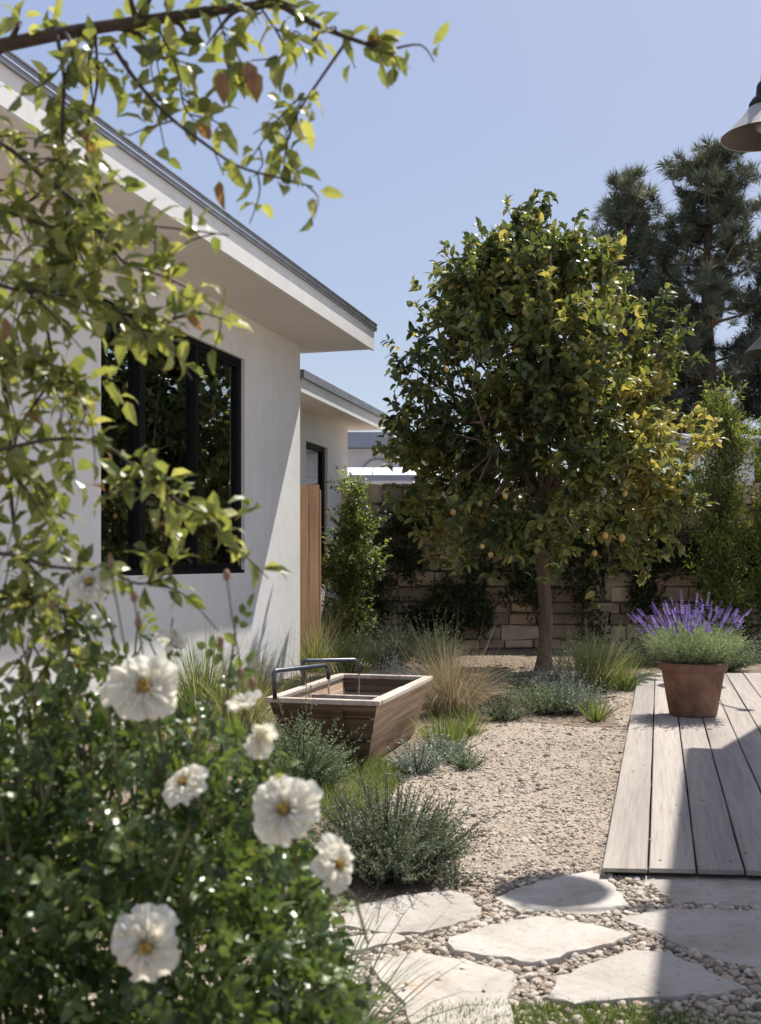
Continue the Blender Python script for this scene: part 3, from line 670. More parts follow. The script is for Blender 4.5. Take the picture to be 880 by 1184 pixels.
# ------------------------------------------------------------------ wooden trough with spouts
TR = empty('wooden_trough', (-.02, 6.20, 0), -math.atan2(.27, 1), 'tapered wooden water trough with two compartments set in the grass', 'trough')
Wt, Lt, Zr = .66, 1.42, .375; ins = .10; insl = .03
def wallq(p0, p1, q0, q1, th, mb, tone, zt=Zr, zb=0.0):
    """slanted board wall: top edge p0-p1, bottom edge q0-q1, thickness th inward"""
    P0, P1, Q0, Q1 = [np.array(p, float) for p in (p0, p1, q0, q1)]
    nn = np.cross(P1-P0, Q0-P0); nn /= np.linalg.norm(nn); nn *= th
    mb.hexa([Q0, Q1, Q1+nn, Q0+nn, P0, P1, P1+nn, P0+nn], tone)
T0, T1, T2, T3 = (-Wt, 0, Zr), (0, 0, Zr), (0, Lt, Zr), (-Wt, Lt, Zr)
B0, B1, B2, B3 = (-Wt+ins, .1+insl, -.02), (-ins, .1+insl, -.02), (-ins, Lt-.12, -.02), (-Wt+ins, Lt-.12, -.02)
lerp = lambda a_, b_, t_: tuple(np.array(a_)*(1-t_)+np.array(b_)*t_)
b = MB()   # right long side: horizontal boards
for k_, (ta, tb) in enumerate(((0, .42), (.43, .76), (.77, 1.0))):
    wallq(lerp(T1, B1, ta), lerp(T2, B2, ta), lerp(T1, B1, tb), lerp(T2, B2, tb), .03, b, [.8, .5, .3][k_])
b.build('side_board', M['troughwood'], TR, bevel=.004)
b = MB()
for k_, (ta, tb) in enumerate(((0, .42), (.43, .76), (.77, 1.0))):
    wallq(lerp(T3, B3, ta), lerp(T0, B0, ta), lerp(T3, B3, tb), lerp(T0, B0, tb), .03, b, [.7, .4, .6][k_])
b.build('side_board', M['troughwood'], TR, bevel=.004)
b = MB()
for k_, (ta, tb) in enumerate(((0, .2), (.215, .54), (.56, .79), (.81, 1.0))):
    wallq(lerp(T0, B0, ta), lerp(T1, B1, ta), lerp(T0, B0, tb), lerp(T1, B1, tb), .035-.004*(k_ % 2), b, [.9, .35, .1, .5][k_])
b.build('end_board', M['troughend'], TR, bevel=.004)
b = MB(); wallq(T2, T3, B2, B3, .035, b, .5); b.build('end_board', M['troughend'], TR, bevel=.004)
b = MB(); b.hexa([(-Wt+.07, .67, .06), (-.07, .67, .06), (-.07, .70, .06), (-Wt+.07, .70, .06), (-Wt+.03, .66, Zr-.03), (-.03, .66, Zr-.03), (-.03, .70, Zr-.03), (-Wt+.03, .70, Zr-.03)]); b.build('divider', M['troughrim'], TR, bevel=.004)
b = MB(); rw = .055
b.box((-Wt-.015, -.02, Zr+.001), (.02, rw-.02, Zr+.03), .6); b.box((-Wt-.01, Lt-rw+.01, Zr+.001), (.015, Lt+.015, Zr+.028), .3)
b.box((-.045, rw-.018, Zr+.001), (.025, .72, Zr+.031), .9); b.box((-.043, .725, Zr+.001), (.022, Lt-rw+.008, Zr+.029), .7)
b.box((-Wt-.02, rw-.018, Zr+.001), (-Wt+.045, Lt-rw+.008, Zr+.029), .5)
b.build('rim', M['troughrim'], TR, bevel=.005)
# stout battens on the near end
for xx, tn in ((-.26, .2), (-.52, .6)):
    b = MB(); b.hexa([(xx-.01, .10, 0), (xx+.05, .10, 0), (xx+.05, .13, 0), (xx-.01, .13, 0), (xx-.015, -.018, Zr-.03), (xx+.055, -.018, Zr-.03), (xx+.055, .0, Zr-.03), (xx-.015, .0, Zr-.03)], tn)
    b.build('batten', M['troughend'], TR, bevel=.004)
b = MB()
for y0_, y1_ in ((.04, .655), (.71, Lt-.05)):
    nx_, ny_ = 12, 14; X_, Y_ = np.meshgrid(np.linspace(-Wt+.055, -.055, nx_), np.linspace(y0_, y1_, ny_))
    V = np.stack([X_, Y_, .285+.002*np.sin(X_*40)*np.cos(Y_*35)], -1).reshape(-1, 3)
    b.add(V, [(j*nx_+i, j*nx_+i+1, (j+1)*nx_+i+1, (j+1)*nx_+i) for j in range(ny_-1) for i in range(nx_-1)])
b.build('water_surface', M['water'], TR, True)
def spout(P, label, zwater):
    o = empty('water_spout', tuple(P[0]), 0, label, 'spout', 'bent steel water spouts over the trough')
    P = np.array(P)-np.array(P[0])
    # round the corners
    Q = [P[0]]
    for i in range(1, len(P)-1):
        a_, c_, d_ = P[i-1], P[i], P[i+1]; r1 = .028
        u0 = c_-(c_-a_)/np.linalg.norm(c_-a_)*r1; u1 = c_+(d_-c_)/np.linalg.norm(d_-c_)*r1
        for t_ in (0, .25, .5, .75, 1): Q.append((1-t_)**2*u0+2*t_*(1-t_)*c_+t_*t_*u1)
    Q.append(P[-1])
    b = MB(); b.tube(Q, .0135, 12); b.build('pipe', M['steel'], o, True)
    b = MB(); e_ = P[-1]; zs = np.linspace(e_[2], zwater-P0z(o), 9)
    b.tube([e_+np.array([.002*math.sin(k_*2.1), .002*math.cos(k_*1.7), 0])*np.array([1,1,0]) + np.array([0,0,z_-e_[2]]) for k_, z_ in enumerate(zs)], np.linspace(.0055, .0045, 9), 8); b.build('water_stream', M['water'], o, True)
def P0z(o): return o.location.z
spout([PX(318, 808, 6.33), PX(316, 776, 6.33), PX(378, 769, 6.70), PX(380, 785, 6.70)], 'nearer bent dark pipe spout at the left rim of the trough', .285)
spout([PX(352, 806, 7.0), PX(350, 764, 7.0), PX(413, 763, 7.15), PX(415, 778, 7.15)], 'farther bent dark pipe spout pouring into the back compartment', .285)

# ------------------------------------------------------------------ pot of lavender
PC = np.array([2.325, 8.045, .0635])
PT = empty('terracotta_pot', tuple(PC), 0, 'large brown terracotta pot standing on the deck', 'pot')
b = MB(); b.lathe([(.0,.0),(.165,0),(.172,.008),(.205,.20),(.226,.325),(.228,.33),(.242,.334),(.247,.345),(.247,.388),(.240,.396),(.218,.396),(.214,.385),(.20,.34),(.0,.335)], k=64); b.build('pot_body', M['terracotta'], PT, True).modifiers.new('e', 'EDGE_SPLIT').split_angle = R(50)
b = MB(); b.lathe([(0,.362),(.1,.366),(.206,.358)], k=24); b.build('potting_soil', M['soil'], PT)
LV = empty('lavender', (PC[0], PC[1], PC[2]+.36), 0, 'lavender in full purple bloom growing in the terracotta pot', 'lavender')
N = 1500
az = rng.uniform(0, 6.283, N); sp = rng.random(N)**.6
base = np.c_[np.cos(az)*.15*sp, np.sin(az)*.15*sp, np.zeros(N)]
d = nrm(np.c_[np.cos(az)*sp*1.15, np.sin(az)*sp*1.15, np.ones(N)]+rng.normal(0, .12, (N, 3)))
L = rng.uniform(.18, .33, N)
lv = Leaves(); stm = Leaves(); stm.blade(base, d, L, .003, .15, tones(N, .2, .8))
for t_ in np.linspace(.3, 1, 9):
    p = base+d*(L*t_)[:, None]; ax = nrm(d*.9+rdir(N)*.8)
    lv.oval(p, ax, rdir(N), rng.uniform(.025, .045, N), .006, tones(N, .1, 1), .1, .2, False)
lv.build('foliage', M['lavleaf'], LV)
NF = 135
az = rng.uniform(0, 6.283, NF); sp = rng.random(NF)**.55
base = np.c_[np.cos(az)*.13*sp, np.sin(az)*.13*sp, np.full(NF, .05)]
d = nrm(np.c_[np.cos(az)*sp*1.05, np.sin(az)*sp*1.05, np.ones(NF)]+rng.normal(0, .11, (NF, 3))); L = rng.uniform(.26, .44, NF)*(1-.03*sp)
stm.blade(base, d, L*1.08, .0042, .02, tones(NF, .4, 1)); stm.build('stem', M['lavleaf'], LV)
fl = Leaves()
for k_ in range(NF):
    Ls = rng.uniform(.035, .095); nn_ = 42
    t_ = np.repeat(np.linspace(0, 1, 7), 6); a_ = np.tile(np.arange(6)*1.047, 7)+t_*4
    u_ = nrm(np.cross(d[k_], [0, 1, .1])); v_ = np.cross(d[k_], u_)
    rad = .013*(1-.5*t_)*np.repeat(rng.uniform(.6,1.15,7),6)
    o_ = np.cos(a_)[:, None]*u_+np.sin(a_)[:, None]*v_
    p = base[k_]+d[k_]*L[k_]+d[k_]*(t_*Ls)[:, None]+o_*(rad*.3)[:, None]
    fl.oval(p, nrm(o_+d[k_]*.8), np.broadcast_to(d[k_], p.shape), (.013*(1-.35*t_)), .010, tones(42, .1, 1), .3, .3, False)
fl.build('flower_spike', M['lavflower'], LV)

# ------------------------------------------------------------------ plants: generic builders
def grass(name, x, y, r, h, n, m, label, cat='grass', spread=.7, droop=.9, W=.006, stalks=0, group=None, stalkmat=None):
    o = empty(name, (x, y, 0), 0, label, cat, group)
    az = rng.uniform(0, 6.283, n); sp = rng.random(n)
    base = np.c_[np.cos(az)*r*.45*sp, np.sin(az)*r*.45*sp, np.zeros(n)]
    d = np.c_[np.cos(az)*sp*spread, np.sin(az)*sp*spread, np.ones(n)]+rng.normal(0, .16, (n, 3))
    lf = Leaves(); lf.blade(base, d, h*rng.uniform(.55, 1.15, n)*(1+.15*sp), W*rng.uniform(.6, 1.3, n), droop*rng.uniform(.4, 1.4, n)*(.35+sp), tones(n), 5)
    lf.build('blades', m, o)
    if stalks:
        az = rng.uniform(0, 6.283, stalks); base = np.c_[np.cos(az)*r*.3, np.sin(az)*r*.3, np.zeros(stalks)]
        d = np.c_[np.cos(az)*.3, np.sin(az)*.3, np.ones(stalks)]+rng.normal(0, .12, (stalks, 3))
        lf = Leaves(); Ls = h*rng.uniform(1.1, 1.6, stalks); lf.blade(base, d, Ls, .003, .3, tones(stalks, .5, 1), 5)
        lf.build('stalks', stalkmat or M['tan'], o)
    return o
def herb(name, x, y, r, h, n, m, label, cat='shrub', ll=.02, lw=.005, per=26, up=.6, group=None, stemcol='twig', z0=0, lump=.0, thick=.0018):
    """many radiating leafy stems: rosemary, artemisia, santolina"""
    o = empty(name, (x, y, z0), 0, label, cat, group)
    az = rng.uniform(0, 6.283, n); sp = rng.random(n)**.55
    d = nrm(np.c_[np.cos(az)*sp, np.sin(az)*sp, np.full(n, up)*(1.3-.7*sp)]+rng.normal(0, .1, (n, 3))); d[:, 2] = np.abs(d[:, 2])+.05; d = nrm(d)
    Lr = 1/np.sqrt((d[:, 0]**2+d[:, 1]**2)/r**2+d[:, 2]**2/h**2)*rng.uniform(.62, 1.06, n)*(1+lump*np.sin(az*3+x*7)+lump*np.sin(az*5.3+y*5))
    base = np.c_[np.cos(az)*sp, np.sin(az)*sp, np.zeros(n)]*r*.22
    # curved stems
    lf = Leaves(); st = MB()
    bend = rng.normal(0, .18, (n, 3)); bend[:, 2] = np.abs(bend[:, 2])*.8
    def at(t_): return base+d*(Lr*t_)[:, None]+bend*((t_**2)*Lr)[:, None]
    ts = np.linspace(.25, 1, per)
    tn = tones(n, .15, .85)
    for t_ in ts:
        p = at(t_); ax = nrm(at(min(1.02, t_+.02))-p+1e-6)
        a_ = nrm(ax*.75+rdir(n)*.9)
        lf.oval(p, a_, rdir(n), ll*rng.uniform(.6, 1.25, n)*(1.15-.35*t_), lw*rng.uniform(.7, 1.2, n), np.clip(tn*.6+rng.random(n)*.3+t_*.12, 0, 1), .2, .2, False)
    for k_ in range(0, n, 2):
        st.tube([at(t_)[k_] for t_ in (0, .35, .7, .98)] if n < 60 else [base[k_], base[k_]+d[k_]*Lr[k_]*.5+bend[k_]*.25*Lr[k_], base[k_]+d[k_]*Lr[k_]+bend[k_]*Lr[k_]], np.array([1.4, 1., .8, .4])[:4 if n < 60 else 3]*thick, 4, cap=False)
    lf.build('foliage', m, o); st.build('stem', M[stemcol], o)
    return o
def bush(name, c, clumps, m, label, cat, ll, lw, twigs, per, group=None, stem=True, up=.4, det=False, sig=.14, toneh=0, trunk=None, yflat=1.0, topz=None):
    """clumps: list of (x,y,z,rx,rz) relative"""
    o = empty(name, (c[0], c[1], 0), 0, label, cat, group)
    lf = Leaves(); st = MB(); vol = np.array([k_[3]**2*k_[4] for k_ in clumps]); vol = vol/vol.sum()
    for (x_, y_, z_, rx, rz), fr in zip(clumps, vol):
        nt_ = max(6, int(twigs*fr)); u_ = rdir(nt_); rad = rng.random(nt_)**.42
        e_ = np.array([x_, y_, z_])+u_*rad[:, None]*np.array([rx, rx*yflat, rz])
        # sub clumps
        nc = max(2, nt_//7); cc_ = e_[:nc]; idx = rng.integers(0, nc, nt_); e_ = cc_[idx]*.65+e_*.35+rng.normal(0, sig*.3, e_.shape)
        dr = nrm(u_*np.array([1, yflat, 1])+np.array([0, 0, up])+rng.normal(0, .35, (nt_, 3)))
        tl = ll*rng.uniform(2.0, 3.6, nt_)
        tn = np.clip(rng.normal(.42, .17, nc), 0, 1)[idx] + toneh*(e_[:, 2]-z_)/max(rz, .01)*.5
        for q in range(per):
            t_ = (q+.5)/per
            p = e_+dr*(tl*t_)[:, None]; ax = nrm(dr*.55+rdir(nt_)*.9); nr = nrm(np.array([0, 0, 1.])+rdir(nt_)*.75)
            lf.oval(p, ax, nr, ll*rng.uniform(.65, 1.2, nt_), lw*rng.uniform(.75, 1.2, nt_), np.clip(tn+rng.normal(0, .16, nt_), 0, 1), .3, .25, det)
        for k_ in range(0, nt_, 5):
            b_ = np.array([x_*.3, y_*.3, max(.02, z_-rz)]) if False else np.array([x_, y_, z_-rz*.5])
            st.tube([b_, (b_+e_[k_])/2+rng.normal(0, .03, 3), e_[k_]+dr[k_]*tl[k_]], [.006, .004, .002], 4, cap=False)
    lf.build('foliage', m, o)
    if trunk:
        for t_ in trunk: st.tube(*t_)
    if stem: st.build('stem', M['bark'], o, True)
    return o

# ------------------------------------------------------------------ fruit tree
def fruit_tree():
    X0, Y0 = 1.81, 12.0
    o = empty('citrus_tree', (X0, Y0, 0), 0, 'round-crowned citrus tree with orange fruit and a slim bare trunk', 'tree')
    tr = MB()
    TP = [np.array(p) for p in [(0,0,-.05),(.01,0,.15),(.03,.0,.6),(.0,.02,1.0),(-.035,.0,1.5),(-.03,0,2.0)]]
    tr.tube(TP, [.12,.082,.07,.068,.058,.045], 14)
    prof_z = [1.35, 1.68, 2.05, 2.45, 3.31, 4.08, 4.56, 4.95, 5.2]; prof_r = [1.0, 1.52, 1.66, 1.70, 1.62, 1.32, .88, .42, .10]
    cx = lambda z: -.08 + .0*z
    fork = TP[-1]; clumps = []
    NC = 112
    for i in range(NC):
        z_ = rng.uniform(1.55, 4.5) if i > 10 else rng.uniform(3.9, 4.6); rr = np.interp(z_, prof_z, prof_r)
        a_ = rng.uniform(0, 6.283); q = math.sqrt(rng.uniform(.05, 1))*max(.05, rr-.36)*(1+.07*math.sin(3*a_+z_*2))
        if i % 9 == 0: z_ = rng.uniform(2.2, 3.4); q *= .45
        clumps.append(np.array([cx(z_)+q*math.cos(a_), q*math.sin(a_), z_]))
    clumps = np.array(clumps)
    # a few lifted shoots that break the outline
    extra = np.array([(-.12,0,4.85),(-.14,0,4.65),(-.55,-.1,4.25),(-.85,-.1,4.3),(.55,-.2,4.35),(-1.0,.1,4.05),(-1.38,-.1,3.4),(1.3,0,3.6),(1.5,-.1,2.6),(-1.5,.0,2.5),(-1.35,-.2,1.9),(1.35,-.1,1.8),(-1.2,-.3,2.9),(.6,-.6,1.45),(-.6,-.7,1.5),(-.1,-1.,1.5),(1.0,-.4,1.45)])
    clumps = np.concatenate([clumps, extra])
    # limbs
    mains = []
    for i in range(9):
        a_ = i*2.4+.4; rr = .75+.25*(i % 3); top = np.array([rr*math.cos(a_), rr*math.sin(a_), 3.0+.45*(i % 4)])
        m_ = (fork+top)/2+np.array([.2*math.cos(a_), .2*math.sin(a_), -.12]); P = [fork+np.array([0,0,-.1]), fork*.6+m_*.4, m_, top]
        tr.tube(P, [.042,.028,.02,.01], 8, cap=False); mains += [(m_+fork)/2, m_, (m_+top)/2, top]
    tr.tube([fork, np.array([.03,0,3.2]), np.array([-.04,0,4.2]), np.array([0,0,4.9])], [.045,.028,.016,.005], 8, cap=False)
    mains += [np.array([.03,0,3.2]), np.array([-.04,0,4.2]), np.array([0,0,4.6])]
    mains = np.array(mains)
    lf = Leaves(); 
    for c_ in clumps:
        k_ = np.argmin(np.linalg.norm(mains-c_-np.array([0,0,-.3]), axis=1)); mp_ = mains[k_]
        tr.tube([mp_, (mp_+c_)/2+rng.normal(0,.07,3), c_], [.018,.011,.005], 5, cap=False)
        big = abs(c_[2]) < 4.9; nt_ = 21 if big else 14
        e_ = c_+rng.normal(0, .17 if big else .09, (nt_, 3)); out = nrm(np.array([c_[0], c_[1], (c_[2]-2.6)*.8]))
        dr = nrm(out*.8+np.array([0,0,.35])+rng.normal(0, .5, (nt_, 3))); tl = rng.uniform(.12, .27, nt_)
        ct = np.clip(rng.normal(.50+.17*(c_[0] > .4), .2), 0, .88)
        for q in range(10):
            t_ = (q+.6)/10; p = e_+dr*(tl*t_)[:, None]
            ax = nrm(dr*.55+rdir(nt_)*.85+np.array([0,0,-.08])); nr = nrm(np.array([0,0,1.])+rdir(nt_)*.8)
            tn = ct+rng.normal(0, .18, nt_); tn[rng.random(nt_) < .05] = .97
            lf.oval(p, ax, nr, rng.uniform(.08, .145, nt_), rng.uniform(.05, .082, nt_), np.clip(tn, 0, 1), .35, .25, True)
        for k_ in range(0, nt_, 4): tr.tube([c_, e_[k_], e_[k_]+dr[k_]*tl[k_]], [.005,.004,.002], 4, cap=False)
    tr.build('trunk', M['bark'], o, True)
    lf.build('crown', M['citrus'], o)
    fp = [(552,582),(557,625),(570,632),(584,580),(693,560),(718,580),(702,626),(718,622),(722,578),(687,640),(520,430),(526,592)]
    for i, (px, py) in enumerate(fp):
        yy = 12-1.15-.35*rng.random() if py > 540 else 12-1.3
        yy += rng.uniform(-.05, .4); p = PX(px+rng.normal(0,3), py+rng.normal(0,5), yy)-np.array([X0, Y0, 0]); b = MB(); r_f = rng.uniform(.024, .038); b.ball((0,0,0), r_f, rng.random(), 14, 9, sz=rng.uniform(1.05, 1.35))
        b.tube([(0,0,r_f*.9),(.004,.01,r_f+.02)], .002, 5, .1)
        f = b.build('fruit', M['fruit'], o, True); f.location = tuple(p); f.rotation_euler = (rng.normal(0,.25), rng.normal(0,.25), 0)
fruit_tree()

# ------------------------------------------------------------------ pines
def pine(x, y, h, rmax, label, n=1000, seed=1):
    o = empty('pine_tree', (x, y, 0), 0, label, 'tree', 'tall pines far beyond the garden wall')
    tr = MB(); tr.tube([(0,0,0),(.1,0,h*.35),(-.1,.1,h*.7),(.05,0,h)], [.3,.22,.13,.02], 9)
    lf = Leaves(); P = []
    nb = 70
    for i in range(nb):
        z_ = h*(.22+.76*(i/nb)**.9); rr = rmax*np.interp(z_/h, [.2,.45,.7,.88,1], [1,1.05,.85,.55,.2])*rng.uniform(.6, 1.1)
        a_ = i*2.39+rng.normal(0,.3); u_ = np.array([math.cos(a_), math.sin(a_), 0]); e_ = np.array([0,0,z_])+u_*rr+np.array([0,0,rr*rng.uniform(.1,.55)])
        b0 = np.array([0,0,z_-.1]); mid = (b0+e_)/2+np.array([0,0,-.12])
        tr.tube([b0, mid, e_], [.05,.035,.012], 5, cap=False)
        nk = max(4, int(n/nb))
        t_ = rng.uniform(.35, 1.0, nk)[:, None]
        cpos = (1-t_)**2*b0+2*t_*(1-t_)*mid+t_**2*e_+rng.normal(0, .22, (nk, 3))*np.array([1,1,.8]); P.append(cpos)
    P = np.concatenate(P); nT = len(P); ct = np.clip(rng.normal(.4, .28, nT), 0, 1)
    dr = nrm(rng.normal(0,.6,(nT,3))+np.array([0,0,.8]))
    for q in range(60):
        ax = nrm(dr*.75+rdir(nT)*.95); L = rng.uniform(.24, .44, nT)
        lf.oval(P+dr*(rng.random(nT)*.08)[:, None], ax, rdir(nT), L, .022, np.clip(ct+rng.normal(0,.1,nT), 0, 1), 0, .1, False)
    tr.build('trunk', M['bark'], o, True); lf.build('crown', M['pine'], o)
pine(6.9, 30, 12.0, 1.25, 'slim dark pine, leftmost of the pines behind the fruit tree', 560)
pine(9.3, 30.5, 13.0, 2.1, 'tallest and widest dark pine, centre of the pines at the right', 1050)
pine(11.6, 31, 11.2, 1.6, 'dark pine cut by the right edge of the picture', 800)
pine(8.3, 33, 9.6, 2.3, 'lower dark pine filling the gap behind the two tall pines', 1300)

# ------------------------------------------------------------------ shrubs and climbers along the wall
bush('columnar_shrub', (-.40, 13.9), [(.02,0,2.0,.22,.36),(.05,0,1.6,.36,.40),(-.03,0,1.05,.44,.5),(.30,-.1,1.15,.2,.25),(.0,0,.4,.42,.45)], M['bushleaf'],
     'bright green leafy column shrub beside the cedar fence', 'shrub', .055, .036, 1300, 7, up=.8, toneh=.9)
def vine(name, xa, xb, za, zb, label, n, m='vineleaf', yb=14.90, th=.22):
    cl = []
    for _ in range(13): cl.append((rng.uniform(xa, xb)-(xa+xb)/2, rng.uniform(-th*.4, 0), rng.uniform(za+.15, zb-.1), rng.uniform(.16, .30), rng.uniform(.2, .4)))
    return bush(name, ((xa+xb)/2, yb-th*.4), cl, M[m], label, 'climber', .05, .038, n, 7, group='climbers on the stone wall', yflat=.35, up=.1)
X15 = lambda px: (px-440)/1250*14.9
vine('climbing_vine', X15(420), X15(450), .2, 1.9, 'narrow dark climber on the wall just right of the column shrub', 420)
vine('climbing_vine', X15(462), X15(560), .1, 2.15, 'broad dark climber covering the wall left of the tree trunk', 1700)
vine('climbing_vine', X15(585), X15(625), .2, 1.7, 'sparse climber on the wall directly behind the tree trunk', 420)
vine('climbing_vine', X15(655), X15(700), .0, 1.9, 'dark climber on the wall between the trunk and the lavender', 800)
vine('climbing_vine', X15(705), X15(775), .5, 2.3, 'leafy climber hanging over the wall above the lavender, left side', 1300)
vine('climbing_vine', X15(795), X15(880), .0, 1.7, 'thick climber on the wall behind the lavender at the right', 1500)
bush('upright_shrub', (4.45, 14.1), [(0,0,3.1,.26,.5),(.05,0,2.6,.38,.5),(-.05,0,2.0,.40,.6),(.0,0,1.3,.40,.7),(.1,0,.5,.4,.5)], M['podo'],
     'tall yellow-green upright shrub with narrow leaves in front of the wall', 'shrub', .085, .02, 1500, 9, up=1.2, toneh=.5, group='upright evergreen shrubs at the right')
bush('upright_shrub', (5.15, 14.0), [(0,0,2.7,.28,.5),(.05,0,2.2,.36,.5),(-.05,0,1.5,.40,.7),(.0,0,.7,.40,.7)], M['podo'],
     'yellow-green upright shrub cut by the right edge below the black lamp', 'shrub', .085, .02, 1200, 9, up=1.2, toneh=.5, group='upright evergreen shrubs at the right')
# back bed
for (x_, y_, r_, h_, n_, m_, lab) in [
  (-.72, 11.9, .35, .62, 260, 'olive', 'yellow-green grass clump at the foot of the cedar fence'),
  (-.35, 11.3, .38, .55, 260, 'grass', 'green grass clump behind the water spouts'),
  (-1.12, 10.2, .28, .50, 160, 'tan', 'dry straw grass at the base of the house corner'),
  (-1.42, 8.6, .42, .66, 420, 'grass', 'tall yellow-green grass against the house wall behind the roses'),
  (-1.05, 8.2, .32, .50, 260, 'olive', 'olive grass clump left of the trough near the wall'),
  (-.95, 7.3, .30, .45, 240, 'olive', 'low olive grass between the roses and the trough'),
  (.56, 8.5, .36, .60, 1700, 'tan', 'tan feathery grass mound behind the trough'),
  (.42, 6.95, .24, .25, 300, 'grass', 'bright green grass tuft right of the trough'),
  (.62, 7.5, .16, .22, 140, 'grass', 'small green grass tuft between the trough and the tan grass'),
  (1.95, 10.1, .42, .62, 420, 'olive', 'arching green grass clump right of the tree trunk'),
  (2.25, 10.0, .22, .38, 180, 'grass', 'short grass at the far left corner of the deck'),
  (1.62, 8.15, .14, .22, 110, 'grass', 'small green grass tuft between tree shrubs and the deck'),
  (.62, 11.8, .3, .4, 180, 'grass', 'green grass clump in the back bed left of the trunk')]:
    g_ = grass('grass_clump', x_, y_, r_, h_, n_, M[m_], lab, 'grass', W=.007 if m_ != 'tan' else .0035, stalks=30 if h_ > .45 else 0, group='ornamental grass clumps', spread=.75 if m_ != 'tan' else .9, droop=1.0 if m_ != 'tan' else 2.8)
grass('dry_stalks', -.95, 10.9, .3, .95, 10, M['tan'], 'thin tall dry stalks leaning on the lit corner of the house', 'grass', spread=.35, droop=.3, W=.003)
grass('wispy_grass', -.20, 2.6, .4, .40, 240, M['sage'], 'wispy long-leaved grass spilling over the flagstones at the bottom', 'grass', spread=1.3, droop=1.0, W=.006)
for (nm, x_, y_, r_, h_, n_, m_, ll_, lw_, per_, lab) in [
  ('silver_shrub', -.44, 5.75, .26, .42, 380, 'sage', .030, .007, 36, 'silvery green feathery shrub in front of the trough end'),
  ('rosemary_bush', .03, 4.12, .30, .31, 520, 'rosemary', .026, .0062, 46, 'dark grey-green rosemary bush at the edge of the flagstones'),
  ('small_rosemary', .27, 4.0, .09, .09, 40, 'rosemary', .014, .005, 14, 'tiny rosemary seedling in the gravel right of the rosemary bush'),
  ('silver_shrub', .20, 6.1, .15, .22, 90, 'silver', .028, .009, 20, 'pale silver herb in front of the right side of the trough'),
  ('silver_shrub', .37, 6.45, .14, .18, 90, 'silver', .026, .009, 20, 'low silver herb below the bright grass tuft'),
  ('silver_shrub', .50, 6.25, .11, .15, 60, 'sage', .024, .006, 18, 'grey-green herb nearest the gravel beside the silver herbs'),
  ('silver_shrub', .10, 5.85, .06, .07, 30, 'silver', .018, .006, 12, 'tiny silver seedling in the gravel'),
  ('white_artemisia', .16, 10.3, .20, .30, 110, 'white', .045, .014, 16, 'white-leaved artemisia behind the trough'),
  ('white_artemisia', -.10, 9.3, .12, .22, 60, 'white', .04, .012, 14, 'small white artemisia beside the far spout'),
  ('low_shrub', .10, 12.3, .42, .55, 260, 'rosemary', .04, .009, 22, 'dark grey shrub in front of the wall behind the trough'),
  ('low_shrub', .62, 13.0, .38, .5, 220, 'rosemary', .04, .009, 22, 'dark shrub at the wall foot left of the tree'),
  ('low_shrub', 1.08, 9.2, .30, .28, 220, 'rosemary', .03, .008, 20, 'dark low shrub left of the tree foot'),
  ('low_shrub', 1.30, 8.55, .30, .24, 240, 'sage', .026, .007, 20, 'grey-green low shrub in front of the tree trunk'),
  ('low_shrub', 1.52, 8.6, .28, .27, 220, 'silver', .028, .008, 20, 'silvery low shrub right of the tree trunk'),
  ('low_shrub', .95, 8.2, .22, .18, 140, 'rosemary', .026, .007, 18, 'small dark shrub by the top edge of the gravel path'),
  ('low_shrub', 1.55, 9.8, .3, .3, 200, 'silver', .03, .009, 20, 'silver shrub beside the arching grass'),
  ('low_shrub', 2.45, 12.3, .4, .38, 200, 'rosemary', .04, .009, 20, 'dark shrub against the wall behind the deck'),
  ('low_shrub', 3.75, 11.9, .42, .5, 260, 'sage', .05, .012, 20, 'grey-green shrub at the back of the deck on the right edge'),
  ('low_shrub', 3.0, 12.4, .4, .42, 200, 'rosemary', .04, .009, 20, 'dark shrub directly behind the potted lavender'),
  ('low_shrub', -.75, 6.4, .2, .3, 120, 'sage', .03, .008, 20, 'green-grey shrub at the left front corner of the trough')]:
    herb(nm, x_, y_, r_, h_, n_, M[m_], lab, 'shrub', ll_, lw_, per_, group='low shrubs and herbs in the beds', lump=.1)
# short lawn patches
def lawn(name, poly, n, h, label, m='grass', W=.004):
    P = np.array(poly); x0_, y0_ = P.min(0); x1_, y1_ = P.max(0)
    x = rng.uniform(x0_, x1_, n); y = rng.uniform(y0_, y1_, n); k = poly_contains(poly, x, y) & (np.sin(x*9)*np.sin(y*7+x*4)+rng.normal(0, .5, n) > -.75)
    x, y = x[k], y[k]; n = len(x); d = np.c_[rng.normal(0, .45, (n, 2)), np.ones(n)]
    lf = Leaves(); lf.blade(np.c_[x, y, np.zeros(n)], d, h*rng.uniform(.5, 1.3, n), W, .8, tones(n, .1, .9), 3)
    return tag(lf.build(name, M[m]), label, 'grass', kind='stuff')
lawn('grass_patch', [G(*q)[:2] for q in [(330,905),(395,888),(440,882),(465,890),(462,915),(430,945),(380,955),(330,950)]], 5200, .10, 'short bright grass growing in front of the trough')
lawn('grass_strip', [(.08,2.70),(.12,2.86),(.30,2.90),(.55,2.885),(.80,2.87),(1.15,2.88),(1.15,2.70)], 9000, .036, 'strip of mown grass along the bottom edge', W=.0055)
lawn('bed_grass', [(-1.55,6.2),(-.75,6.4),(-.6,8.0),(-.45,9.6),(.4,9.8),(.9,11.8),(-.6,11.9),(-1.15,10.3),(-2.0,8)], 5200, .17, 'loose grass and seedlings covering the planting bed by the house', 'olive', W=.006)
